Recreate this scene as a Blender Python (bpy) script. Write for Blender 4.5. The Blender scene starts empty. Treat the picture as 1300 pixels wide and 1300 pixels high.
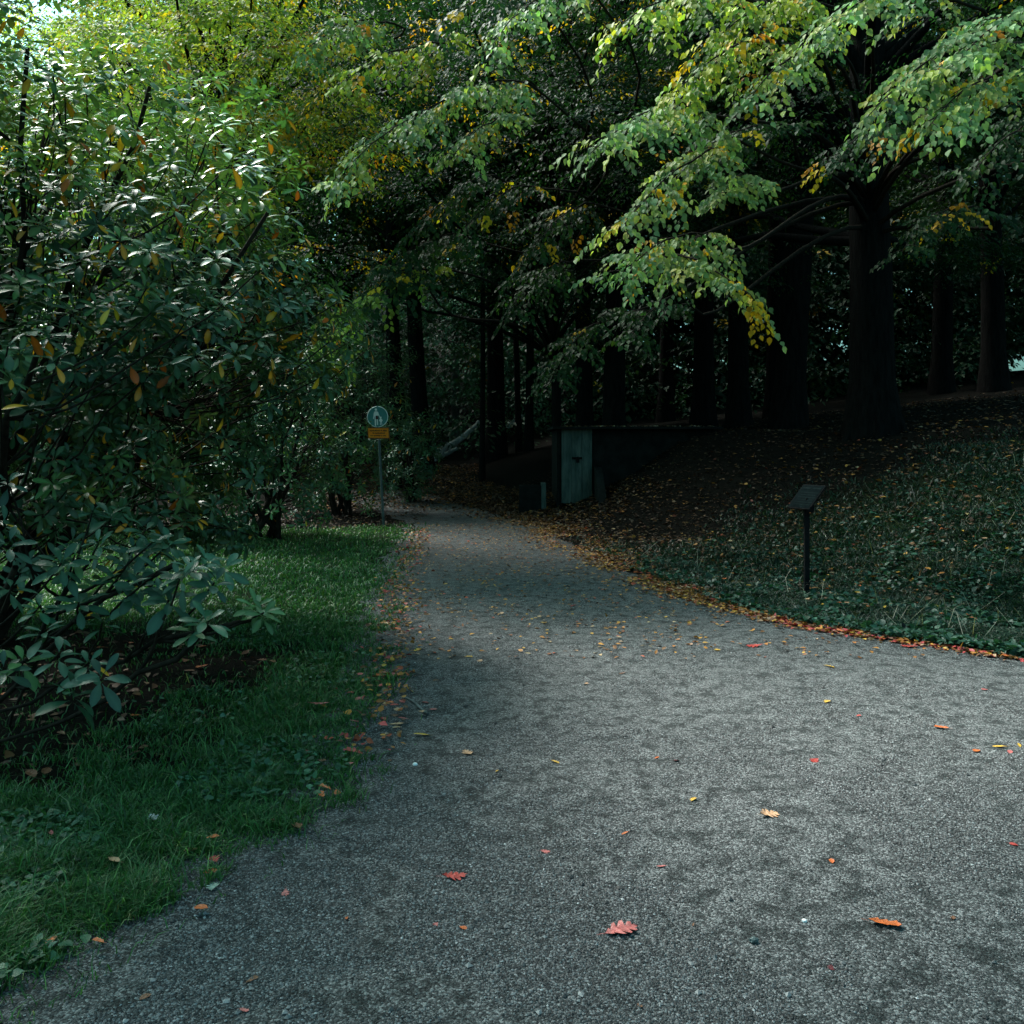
import bpy, math, random
import numpy as np

rng = np.random.default_rng(11)
random.seed(11)
scene = bpy.context.scene
COL = scene.collection
F = 1126.0                      # focal length in photograph pixels
CX, HY, EYE = 650.0, 560.0, 1.6  # principal column, horizon row, eye height
UP = np.array([0, 0, 1.0])

# ------------------------------------------------------------------ helpers
def nrm(v):
    v = np.asarray(v, float)
    return v / np.maximum(np.linalg.norm(v, axis=-1, keepdims=True), 1e-9)

def U(lo, hi, n=None):
    lo = np.asarray(lo, float); hi = np.asarray(hi, float)
    return lo + (hi-lo)*rng.random(np.broadcast(lo, hi).shape if n is None else n)

def at(px, py, Y):
    return np.array([(px - CX) / F * Y, Y, EYE - (py - HY) / F * Y])

class MB:
    """collects triangles (with one colour per vertex) for ONE mesh object"""
    def __init__(s):
        s.v, s.f, s.c, s.n = [], [], [], 0
    def add(s, v, f, c=None):
        v = np.asarray(v, float).reshape(-1, 3); f = np.asarray(f, np.int64)
        if f.shape[1] == 4:
            f = np.concatenate([f[:, [0, 1, 2]], f[:, [0, 2, 3]]])
        s.v.append(v); s.f.append(f + s.n); s.n += len(v)
        if c is None: c = (1, 1, 1)
        c = np.broadcast_to(np.asarray(c, float), (len(v), 3))
        s.c.append(c)
    def box(s, lo, hi, c=None, M=None):
        x0, y0, z0 = lo; x1, y1, z1 = hi
        v = np.array([[x0,y0,z0],[x1,y0,z0],[x1,y1,z0],[x0,y1,z0],[x0,y0,z1],[x1,y0,z1],[x1,y1,z1],[x0,y1,z1]], float)
        if M is not None: v = v @ np.asarray(M).T
        s.add(v, [[0,3,2,1],[4,5,6,7],[0,1,5,4],[1,2,6,5],[2,3,7,6],[3,0,4,7]], c)
    def tube(s, P, R, sides=8, c=None, cap=True):
        P = np.asarray(P, float); n = len(P); R = np.broadcast_to(np.asarray(R, float), (n,))
        T = nrm(np.gradient(P, axis=0))
        ref = np.array([1.0, 0, 0]) if abs(T[0][0]) < .8 else np.array([0, 1.0, 0])
        A = nrm(np.cross(T, ref)); B = np.cross(T, A)
        a = np.linspace(0, 2*np.pi, sides, endpoint=False)
        ring = P[:, None] + R[:, None, None]*(np.cos(a)[None, :, None]*A[:, None] + np.sin(a)[None, :, None]*B[:, None])
        v = ring.reshape(-1, 3)
        i, j = np.meshgrid(np.arange(n-1), np.arange(sides), indexing='ij'); i = i.ravel(); j = j.ravel(); k = (j+1) % sides
        f = np.stack([i*sides+j, (i+1)*sides+j, (i+1)*sides+k, i*sides+k], 1)
        s.add(v, f, c)
        if cap:
            for q, flip in ((0, False), (n-1, True)):
                idx = np.arange(sides); v2 = np.concatenate([ring[q], P[q:q+1]])
                f2 = np.stack([idx, (idx+1) % sides, np.full(sides, sides)], 1)
                s.add(v2, f2[:, ::-1] if flip else f2, c)
    def mesh(s, name, mat, base=None, smooth=True):
        v = np.concatenate(s.v).astype(np.float32); f = np.concatenate(s.f).astype(np.int32); c = np.concatenate(s.c)
        if base is not None: v = v - np.asarray(base, np.float32)
        return raw_mesh(name, v, f, c, mat, smooth)
    def build(s, name, mat, parent=None, smooth=True):
        base = None if parent is None else np.array(parent.location)
        o = bpy.data.objects.new(name, s.mesh(name, mat, base, smooth)); COL.objects.link(o)
        if parent is not None: o.parent = parent
        return o
    def sub(s, name, mat, top, part, smooth=True):      # a sub-part: parent is the part, coordinates relative to the thing
        o = bpy.data.objects.new(name, s.mesh(name, mat, np.array(top.location), smooth)); COL.objects.link(o)
        o.parent = part
        return o

def raw_mesh(name, v, f, c, mat, smooth=True):
    m = bpy.data.meshes.new(name)
    m.vertices.add(len(v)); m.vertices.foreach_set('co', np.ascontiguousarray(v, np.float32).ravel())
    m.loops.add(f.size); m.loops.foreach_set('vertex_index', np.ascontiguousarray(f, np.int32).ravel())
    m.polygons.add(len(f))
    m.polygons.foreach_set('loop_start', np.arange(0, f.size, 3, dtype=np.int32))
    m.polygons.foreach_set('use_smooth', np.full(len(f), smooth, dtype=bool))
    if c is not None:
        a = m.attributes.new('tint', 'FLOAT_COLOR', 'POINT')
        a.data.foreach_set('color', np.concatenate([c, np.ones((len(c), 1))], 1).astype(np.float32).ravel())
    m.update(calc_edges=True); m.validate()
    if mat is not None: m.materials.append(mat)
    return m

def tag(o, label=None, cat=None, group=None, kind=None):
    if label: o['label'] = label
    if cat: o['category'] = cat
    if group: o['group'] = group
    if kind: o['kind'] = kind
    return o

def empty(name, loc, label, cat, group=None):
    o = bpy.data.objects.new(name, None); COL.objects.link(o); o.location = [float(q) for q in loc]
    o.empty_display_size = .2
    return tag(o, label, cat, group)

# ------------------------------------------------------------------ materials
def new_mat(name):
    m = bpy.data.materials.new(name); m.use_nodes = True
    nt = m.node_tree; nt.nodes.clear()
    out = nt.nodes.new('ShaderNodeOutputMaterial')
    return m, nt, out

def leaf_mat(name, rough=.45, spec=.5, trans=.3, tcol=(1.1, 1.25, .55)):
    m, nt, out = new_mat(name); N = nt.nodes; L = nt.links
    at_ = N.new('ShaderNodeAttribute'); at_.attribute_name = 'tint'
    p = N.new('ShaderNodeBsdfPrincipled'); p.inputs['Roughness'].default_value = rough
    p.inputs['Specular IOR Level'].default_value = spec
    L.new(at_.outputs['Color'], p.inputs['Base Color'])
    if trans > 0:
        t = N.new('ShaderNodeBsdfTranslucent')
        mul = N.new('ShaderNodeMix'); mul.data_type = 'RGBA'; mul.blend_type = 'MULTIPLY'; mul.inputs[0].default_value = 1
        mul.inputs[7].default_value = (*tcol, 1); L.new(at_.outputs['Color'], mul.inputs[6]); L.new(mul.outputs[2], t.inputs['Color'])
        mx = N.new('ShaderNodeMixShader'); mx.inputs[0].default_value = trans
        L.new(p.outputs[0], mx.inputs[1]); L.new(t.outputs[0], mx.inputs[2]); L.new(mx.outputs[0], out.inputs[0])
    else:
        L.new(p.outputs[0], out.inputs[0])
    return m

def noise_mat(name, c0, c1, scale=6, rough=.85, bump=.3, bscale=None, stretch=(1, 1, 1), spec=.22, detail=6, metallic=0, pos=(.35, .65)):
    m, nt, out = new_mat(name); N = nt.nodes; L = nt.links
    tc = N.new('ShaderNodeTexCoord'); mp = N.new('ShaderNodeMapping'); mp.inputs['Scale'].default_value = stretch
    L.new(tc.outputs['Object'], mp.inputs['Vector'])
    n = N.new('ShaderNodeTexNoise'); n.inputs['Scale'].default_value = scale; n.inputs['Detail'].default_value = detail
    n.inputs['Roughness'].default_value = .65
    L.new(mp.outputs[0], n.inputs['Vector'])
    r = N.new('ShaderNodeValToRGB'); r.color_ramp.elements[0].color = (*c0, 1); r.color_ramp.elements[1].color = (*c1, 1)
    r.color_ramp.elements[0].position, r.color_ramp.elements[1].position = pos
    L.new(n.outputs['Fac'], r.inputs[0])
    p = N.new('ShaderNodeBsdfPrincipled'); p.inputs['Roughness'].default_value = rough; p.inputs['Metallic'].default_value = metallic
    p.inputs['Specular IOR Level'].default_value = spec
    L.new(r.outputs[0], p.inputs['Base Color'])
    if bump:
        n2 = N.new('ShaderNodeTexNoise'); n2.inputs['Scale'].default_value = bscale or scale*3; n2.inputs['Detail'].default_value = 8
        L.new(mp.outputs[0], n2.inputs['Vector'])
        b = N.new('ShaderNodeBump'); b.inputs['Strength'].default_value = bump; b.inputs['Distance'].default_value = .03
        L.new(n2.outputs['Fac'], b.inputs['Height']); L.new(b.outputs[0], p.inputs['Normal'])
    L.new(p.outputs[0], out.inputs[0])
    return m

M_TREELEAF = leaf_mat('tree_leaf', .55, .14, .45)
M_FARLEAF = leaf_mat('far_tree_leaf', .6, .25, .2)
M_RHODO = leaf_mat('rhododendron_leaf', .38, .42, .13)
M_GRASS = leaf_mat('grass_blade', .5, .4, .25)
M_LITTER = leaf_mat('dead_leaf', .6, .35, .1, (1, .9, .6))
M_STONE = leaf_mat('gravel_stone', .75, .35, 0)
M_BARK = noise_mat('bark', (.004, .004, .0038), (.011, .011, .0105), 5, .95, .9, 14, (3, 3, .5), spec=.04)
M_PALEBARK = noise_mat('pale_bark', (.05, .055, .05), (.17, .17, .15), 4, .85, .5, 14, (2, 2, .5))
M_TWIG = noise_mat('twig_bark', (.010, .009, .007), (.034, .028, .021), 20, .9, .2, spec=.06)
M_CONC = noise_mat('dark_concrete', (.006, .0075, .007), (.015, .018, .017), 5, .9, .4, spec=.08)  # concrete in mottled, very dark tones
M_DOOR = noise_mat('painted_wood_door', (.022, .048, .043), (.10, .14, .125), 2.2, .7, .25, 20, (4, 4, .7))
M_IRON = noise_mat('dark_iron', (.006, .006, .007), (.014, .014, .014), 8, .8, .1, spec=.06)
M_POLE = noise_mat('galvanised_pole', (.06, .09, .09), (.12, .15, .15), 9, .5, .05, metallic=.3)
M_SIGNTEAL = noise_mat('sign_face_blue', (.05, .20, .205), (.075, .25, .25), 6, .45, 0)
M_SIGNWHITE = noise_mat('sign_white', (.78, .81, .81), (.88, .9, .9), 14, .5, 0)
M_SIGNGREY = noise_mat('sign_back', (.2, .22, .23), (.3, .32, .33), 9, .5, 0, metallic=.5)
M_ORANGE = noise_mat('sign_orange', (.9, .22, .012), (.97, .30, .02), 7, .5, 0)
M_INK = noise_mat('sign_ink', (.03, .02, .012), (.06, .035, .02), 9, .6, 0)
M_STICKER = noise_mat('sticker_brown', (.05, .02, .02), (.09, .04, .035), 9, .6, 0)
M_BOARD = noise_mat('board_face', (.002, .006, .007), (.006, .013, .014), 9, .85, .05, spec=.04)
M_STICK = noise_mat('grey_twig', (.05, .055, .055), (.14, .15, .15), 9, .8, .3)
M_PRINT = noise_mat('faded_print', (.01, .018, .018), (.022, .03, .03), 9, .9, 0, spec=.04)
M_LOG = noise_mat('weathered_log', (.16, .17, .16), (.55, .56, .53), 3, .8, .5, 12, (1, 1, 1))

def ground_mat():
    m, nt, out = new_mat('forest_soil'); N = nt.nodes; L = nt.links
    tc = N.new('ShaderNodeTexCoord')
    n = N.new('ShaderNodeTexNoise'); n.inputs['Scale'].default_value = 9; n.inputs['Detail'].default_value = 10; n.inputs['Roughness'].default_value = .75
    L.new(tc.outputs['Object'], n.inputs['Vector'])
    r = N.new('ShaderNodeValToRGB'); r.color_ramp.elements[0].color = (.003, .003, .0026, 1); r.color_ramp.elements[1].color = (.011, .010, .0075, 1)
    r.color_ramp.elements[0].position = .35; r.color_ramp.elements[1].position = .7
    L.new(n.outputs['Fac'], r.inputs[0])
    a = N.new('ShaderNodeAttribute'); a.attribute_name = 'tint'
    sep = N.new('ShaderNodeSeparateColor'); L.new(a.outputs['Color'], sep.inputs[0])
    mx = N.new('ShaderNodeMix'); mx.data_type = 'RGBA'; mx.inputs[7].default_value = (.012, .026, .010, 1)
    L.new(sep.outputs[1], mx.inputs[0]); L.new(r.outputs[0], mx.inputs[6])
    p = N.new('ShaderNodeBsdfPrincipled'); p.inputs['Roughness'].default_value = .97; p.inputs['Specular IOR Level'].default_value = .04
    L.new(mx.outputs[2], p.inputs['Base Color'])
    b = N.new('ShaderNodeBump'); b.inputs['Strength'].default_value = .8; b.inputs['Distance'].default_value = .03
    L.new(n.outputs['Fac'], b.inputs['Height']); L.new(b.outputs[0], p.inputs['Normal'])
    L.new(p.outputs[0], out.inputs[0])
    return m

def path_mat():
    m, nt, out = new_mat('grey_gravel'); N = nt.nodes; L = nt.links
    tc = N.new('ShaderNodeTexCoord')
    v = N.new('ShaderNodeTexVoronoi'); v.inputs['Scale'].default_value = 150; v.inputs['Randomness'].default_value = 1
    L.new(tc.outputs['Object'], v.inputs['Vector'])
    sc = N.new('ShaderNodeSeparateColor'); L.new(v.outputs['Color'], sc.inputs[0])
    r = N.new('ShaderNodeValToRGB'); e = r.color_ramp.elements
    e[0].position = 0; e[0].color = (.012, .014, .0145, 1); e[1].position = 1; e[1].color = (.20, .21, .213, 1)
    e2 = e.new(.6); e2.color = (.06, .064, .066, 1)
    L.new(sc.outputs[0], r.inputs[0])
    # trodden damp fines: irregular darker patches
    n = N.new('ShaderNodeTexNoise'); n.inputs['Scale'].default_value = 8.5; n.inputs['Detail'].default_value = 12; n.inputs['Roughness'].default_value = .74
    L.new(tc.outputs['Object'], n.inputs['Vector'])
    r2 = N.new('ShaderNodeValToRGB'); r2.color_ramp.elements[0].position = .41; r2.color_ramp.elements[1].position = .52
    r2.color_ramp.elements[0].color = (.22, .26, .26, 1); r2.color_ramp.elements[1].color = (1, 1, 1, 1)
    L.new(n.outputs['Fac'], r2.inputs[0])
    mul = N.new('ShaderNodeMix'); mul.data_type = 'RGBA'; mul.blend_type = 'MULTIPLY'; mul.inputs[0].default_value = 1
    L.new(r.outputs[0], mul.inputs[6]); L.new(r2.outputs[0], mul.inputs[7])
    p = N.new('ShaderNodeBsdfPrincipled'); p.inputs['Roughness'].default_value = .85; p.inputs['Specular IOR Level'].default_value = .3
    L.new(mul.outputs[2], p.inputs['Base Color'])
    b = N.new('ShaderNodeBump'); b.inputs['Strength'].default_value = .9; b.inputs['Distance'].default_value = .006; b.invert = True
    L.new(v.outputs['Distance'], b.inputs['Height'])
    b2 = N.new('ShaderNodeBump'); b2.inputs['Strength'].default_value = .5; b2.inputs['Distance'].default_value = .02
    L.new(n.outputs['Fac'], b2.inputs['Height']); L.new(b.outputs[0], b2.inputs['Normal']); L.new(b2.outputs[0], p.inputs['Normal'])
    L.new(p.outputs[0], out.inputs[0])
    return m

# ------------------------------------------------------------------ terrain
LEDGE = np.array([(-8, -9), (0, -3.4), (1.6, -2.0), (2.54, -1.47), (2.86, -1.32), (3.28, -1.08), (3.75, -.84), (4.5, -.73), (5.46, -.74), (7.5, -.95), (10, -1.23),
                  (13.86, -1.48), (17.2, -1.62), (19, -2.3), (22, -3.7), (27, -5.6)])
REDGE = np.array([(-8, 22), (0, 14), (4.5, 6.6), (6.0, 4.25), (6.48, 3.72), (6.88, 3.33), (7.5, 2.6), (8.8, 1.95), (10.9, 1.45), (13.9, .88), (16.7, .44), (19, -.2), (22, -1.7), (27, -3.6)])
def ledge(y): return np.interp(y, LEDGE[:, 0], LEDGE[:, 1])
def redge(y): return np.interp(y, REDGE[:, 0], REDGE[:, 1])
def bank_d(x, y):
    return (x - 3.74)*.951 + (y - 6.48)*.308
BD = np.array([(-99, 0), (0, 0), (.6, .03), (1.2, .12), (2, .36), (3.3, .92), (4.6, 1.36), (6.2, 1.75), (9.2, 2.22), (14, 2.75), (25, 4.2), (60, 8), (300, 16)])
def hgt(x, y):
    x = np.asarray(x, float); y = np.asarray(y, float)
    d = bank_d(x, y)
    hb = np.interp(d, BD[:, 0], BD[:, 1])
    hb = hb + .55*np.exp(-((x-4.0)/1.7)**2 - ((y-18.2)/2.2)**2) + .32*np.clip(y-43, 0, 60)*np.clip((15-x)/8, 0, 1)
    t = np.maximum(0, y - 18.5)
    hk = np.minimum(.074*t*t/(t+2.5), 4.5) + .32*np.clip(y-43, 0, 60)*np.clip((15-x)/8, 0, 1)
    k = .12
    h = np.where(hb > hk, hb, hk)
    s = np.clip(1 - np.abs(hb-hk)/k, 0, 1)
    h = h + k*.25*s*s*np.clip(np.minimum(hb, hk)*10, 0, 1)
    off = np.clip((np.maximum(ledge(y) - x, x - redge(y)) - .15)/.8, 0, 1)
    bumps = .035*np.sin(x*1.7+.4)*np.sin(y*1.3+1) + .02*np.sin(x*4.1+y*2.3)
    return h + off*bumps*np.where(x < 0, .5, 1)
def hit(px, py):
    for Y in np.arange(2, 60, .02):
        p = at(px, py, Y)
        if p[2] <= hgt(p[0], p[1]): return np.array([p[0], p[1], float(hgt(p[0], p[1]))])
    return at(px, py, 30)

_VN = np.random.default_rng(5).random((64, 64))
def vnoise(x, y):
    x = np.asarray(x, float) % 64; y = np.asarray(y, float) % 64
    i = np.floor(x).astype(int) % 64; j = np.floor(y).astype(int) % 64; u = x-np.floor(x); v = y-np.floor(y); u = u*u*(3-2*u); v = v*v*(3-2*v)
    a, b_, c, d = _VN[i, j], _VN[(i+1) % 64, j], _VN[i, (j+1) % 64], _VN[(i+1) % 64, (j+1) % 64]
    return (a*(1-u)+b_*u)*(1-v) + (c*(1-u)+d*u)*v
# bare soil under the near rhododendron
def soil_v(x, y):
    return ((x+3.95)/2.25)**2 + ((y-5.6)/2.15)**2 + .25*np.sin(x*3.1+1)*np.sin(y*2.7) + .5*(vnoise(x*5, y*5)-.5)
def soil_mask(x, y):
    return soil_v(x, y) < 1
def lawn_w(x, y):           # lawn cover 0..1
    e = ledge(y) + .34 - .34*vnoise(x*3+9, y*3) - .24*vnoise(x*11, y*11+3)
    inside = np.clip((e - x)/.38, 0, 1)**1.4*np.where(vnoise(x*6+20, y*6) < .28, .35, 1)
    far = np.clip((16.9 - y + .4*np.sin(x*2.1))/.8, 0, 1)
    s = np.clip((soil_v(x, y)-.72)/.75, .025, 1)
    return inside*far*s

xs = np.unique(np.concatenate([np.linspace(-300, -30, 10), np.linspace(-30, -8, 34), np.linspace(-8, 8, 190), np.linspace(8, 30, 40), np.linspace(30, 300, 10)]))
ys = np.unique(np.concatenate([np.linspace(-120, -6, 8), np.linspace(-6, 22, 260), np.linspace(22, 60, 70), np.linspace(60, 400, 12)]))
GX, GY = np.meshgrid(xs, ys); GZ = hgt(GX, GY)
nx = len(xs); ny = len(ys)
i, j = np.meshgrid(np.arange(ny-1), np.arange(nx-1), indexing='ij'); i = i.ravel(); j = j.ravel()
q = np.stack([i*nx+j, i*nx+j+1, (i+1)*nx+j+1, (i+1)*nx+j], 1)
b = MB(); green = np.clip(lawn_w(GX, GY) + .6*np.clip(bank_d(GX, GY)*2, 0, 1)*np.clip((13.5-GY)/2, 0, 1)*(GX > 0), 0, 1).ravel()
b.add(np.stack([GX, GY, GZ], -1).reshape(-1, 3), q, np.stack([green]*3, 1))
tag(b.build('ground', ground_mat()), kind='structure')

# gravel path: a sheet a few millimetres above the ground
py_ = np.concatenate([np.linspace(-6, 2, 20), np.linspace(2.05, 12, 200), np.linspace(12.1, 24, 120)]); W = 46
L_ = ledge(py_) - .38 + .05*np.sin(py_*6.1) + .03*np.sin(py_*17); R_ = redge(py_) + .05*np.sin(py_*5.1) + .03*np.sin(py_*15)
tt = np.linspace(0, 1, W)
PX = L_[:, None]*(1-tt) + R_[:, None]*tt; PY = np.repeat(py_[:, None], W, 1); PZ = hgt(PX, PY) + .006 + .006*np.sin(PX*3.3+PY*1.1)*np.sin(PY*2.2)*0
i, j = np.meshgrid(np.arange(len(py_)-1), np.arange(W-1), indexing='ij'); i = i.ravel(); j = j.ravel()
b = MB(); b.add(np.stack([PX, PY, PZ], -1).reshape(-1, 3), np.stack([i*W+j, i*W+j+1, (i+1)*W+j+1, (i+1)*W+j], 1))
tag(b.build('gravel_path', path_mat()), kind='structure')

# ------------------------------------------------------------------ scattered leaves
def fan(n_side, widths, ys_, zf, droop=0, fold=.0):
    return None
T_FAR = (np.array([[0,0,0],[.27,.45,.07],[0,1,-.06],[-.27,.45,.07]], float), np.array([[0,1,2],[0,2,3]]))
T_MID = (np.array([[0,0,0],[.25,.25,.06],[.27,.52,.07],[.13,.82,.0],[0,1.05,-.08],[-.13,.82,.0],[-.27,.52,.07],[-.25,.25,.06],[0,.5,0]], float),
         np.array([[k, (k+1) % 8, 8] for k in range(8)]))
T_BROAD = (T_MID[0]*np.array([1.28, 1, 1]), T_MID[1])
def rho_template():
    yy = np.array([0, .1, .28, .5, .7, .88, 1.0]); w = np.array([.012, .018, .10, .158, .165, .105, .0])
    z = .10*yy - .26*yy**2
    v = []
    for y, ww, zz in zip(yy, w, z):
        v += [(-ww, y, zz+.22*ww), (0, y, zz), (ww, y, zz+.22*ww)]
    f = []
    for k in range(len(yy)-1):
        a = 3*k
        f += [(a, a+1, a+4, a+3), (a+1, a+2, a+5, a+4)]
    f = np.array(f); f = np.concatenate([f[:, [0,1,2]], f[:, [0,2,3]]])
    return np.array(v), f
T_RHO = rho_template()

def scatter(mb, tmpl, pos, axis, normal, scale, color, wid=1.0):
    V, Fc = tmpl; n = len(pos)
    axis = nrm(axis); side = nrm(np.cross(axis, normal)); normal = np.cross(side, axis)
    scale = np.broadcast_to(np.asarray(scale, float), (n,)); wid = np.broadcast_to(np.asarray(wid, float), (n,))
    v = pos[:, None] + scale[:, None, None]*(V[None, :, 0:1]*side[:, None]*wid[:, None, None] + V[None, :, 1:2]*axis[:, None] + V[None, :, 2:3]*normal[:, None])
    f = Fc[None] + (np.arange(n)*len(V))[:, None, None]
    c = np.repeat(color, len(V), 0)
    if len(V) == 21: c = np.clip(c*np.tile(np.tile([1.0, 1.5, 1.0], 7), n)[:, None], 0, .9)      # paler midrib
    mb.add(v.reshape(-1, 3), f.reshape(-1, 3), c)

def colors(n, pal, jit=.22):
    """pal: list of (rgb, weight)"""
    C = np.array([p[0] for p in pal]); w = np.array([p[1] for p in pal], float); w /= w.sum()
    c = C[rng.choice(len(C), n, p=w)]
    return np.clip(c*(1 + jit*rng.normal(size=(n, 1)))*(1+.06*rng.normal(size=(n, 3))), .003, .9)

def runit(n):
    return nrm(rng.normal(size=(n, 3)))

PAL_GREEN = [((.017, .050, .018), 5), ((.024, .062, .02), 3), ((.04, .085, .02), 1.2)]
PAL_SHADE = [((.009, .030, .013), 5), ((.013, .040, .016), 3), ((.024, .054, .018), 1)]  # crown greens darkened, shade put into the leaf colour
PAL_SUNLIT = [((.15, .26, .11), 5), ((.24, .34, .15), 3), ((.33, .38, .10), 2.5)]  # outer boughs of the same trees, light put into the leaf colour
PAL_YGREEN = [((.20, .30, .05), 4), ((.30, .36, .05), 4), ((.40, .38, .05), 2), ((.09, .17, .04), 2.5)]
PAL_YELLOW = [((.55, .33, .015), 3), ((.6, .38, .02), 3), ((.5, .2, .012), 1)]
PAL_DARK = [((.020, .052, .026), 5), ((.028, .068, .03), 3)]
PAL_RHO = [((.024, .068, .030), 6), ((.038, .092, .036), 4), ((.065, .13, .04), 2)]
PAL_RHOLIT = [((.095, .19, .05), 4), ((.19, .29, .065), 2.5), ((.045, .11, .04), 2.5)]  # paler greens for the top rosettes, light painted into the leaves

def sprays(mb, P, out, leaf, m, pal, ypal=None, yprob=0, tmpl=T_FAR, length=.7, droop=.4, hang=.6, face=(0, 0, 0)):
    """twigs at points P heading along out (unit, about level), each carrying m leaves in two ranks"""
    n = len(P)
    t = (np.arange(m)+.5)/m
    L = length*(.7+.6*rng.random(n))
    lat = nrm(np.cross(out, UP))
    sgn = np.where(np.arange(m) % 2 == 0, 1.0, -1.0)
    wv = (.30*(1-t*.75))[None, :, None]*L[:, None, None]*rng.random((n, m, 1))*1.3
    pos = P[:, None] + out[:, None]*(t[None, :, None]*L[:, None, None]) - UP*(droop*t[None, :, None]**2*L[:, None, None]) + lat[:, None]*sgn[None, :, None]*wv
    pos = pos - UP*(wv*.25) + rng.normal(size=(n, m, 3))*.03*length
    ax = nrm(lat[:, None]*sgn[None, :, None]*.7 + out[:, None]*(.45+.3*t[None, :, None]) - UP*hang + rng.normal(size=(n, m, 3))*.28)
    no = nrm(UP + out[:, None]*.25 + np.asarray(face, float) + rng.normal(size=(n, m, 3))*.38)
    col = colors(n, pal, .18)
    if ypal is not None and yprob > 0:
        k = rng.random(n) < yprob
        if k.any(): col[k] = colors(int(k.sum()), ypal, .15)
    c = np.repeat(col[:, None], m, 1)*(1+.15*rng.normal(size=(n, m, 1)))
    sc = leaf*(.65+.6*rng.random(n*m))
    scatter(mb, tmpl, pos.reshape(-1, 3), ax.reshape(-1, 3), no.reshape(-1, 3), sc, np.clip(c, .003, .9).reshape(-1, 3))

def clump_crown(mb, clumps, per, leaf, m, pal, axis_xy, ypal=PAL_YELLOW, yprob=.02, tmpl=T_FAR, length=.7, flat=.5):
    for (c, r) in clumps:
        n = max(3, int(per*(.7+.6*rng.random())))
        d = runit(n); d[:, 2] = np.abs(d[:, 2])*1.2 - .35; d = nrm(d)
        p = np.asarray(c) + d*np.array([r, r, r*flat])*(.35+.65*rng.random((n, 1))**.6)
        o = np.concatenate([p[:, :2] - np.asarray(axis_xy), np.zeros((n, 1))], 1)
        o = nrm(nrm(o)*.5 + np.concatenate([d[:, :2], np.zeros((n, 1))], 1)*.8 + rng.normal(size=(n, 3))*.25*np.array([1, 1, .5]))
        yp = yprob*(3 if rng.random() < .2 else .5)
        sprays(mb, p, o, leaf, m, pal, ypal, yp, tmpl, length)

def limb_pts(a, b_, n=7, sag=-.12, wob=.05):
    wob = wob*.35
    a = np.asarray(a, float); b_ = np.asarray(b_, float); t = np.linspace(0, 1, n)[:, None]
    L = np.linalg.norm(b_-a)
    p = a*(1-t) + b_*t + UP*(-sag*L*4*t*(1-t)*.5)
    p[1:-1] += rng.normal(size=(n-2, 3))*wob*L*.4
    return p

def trunk_pts(base, top, r0, r1, n=12, wob=.06, flare=1.35):
    t = np.linspace(0, 1, n); base = np.asarray(base, float); top = np.asarray(top, float)
    p = base*(1-t[:, None]) + top*t[:, None]
    w = np.cumsum(rng.normal(size=(n, 2))*wob, 0); w -= w[0]; w *= (t[:, None])**.7*.6
    p[:, :2] += w*np.minimum(1, 4*t[:, None])
    r = r0*(1-t) + r1*t
    r = r*(1 + (flare-1)*np.exp(-t*np.linalg.norm(top-base)/.35))
    p = np.concatenate([[p[0] - UP*.35], p]); r = np.concatenate([[r[0]*1.15], r])
    return p, r

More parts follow.
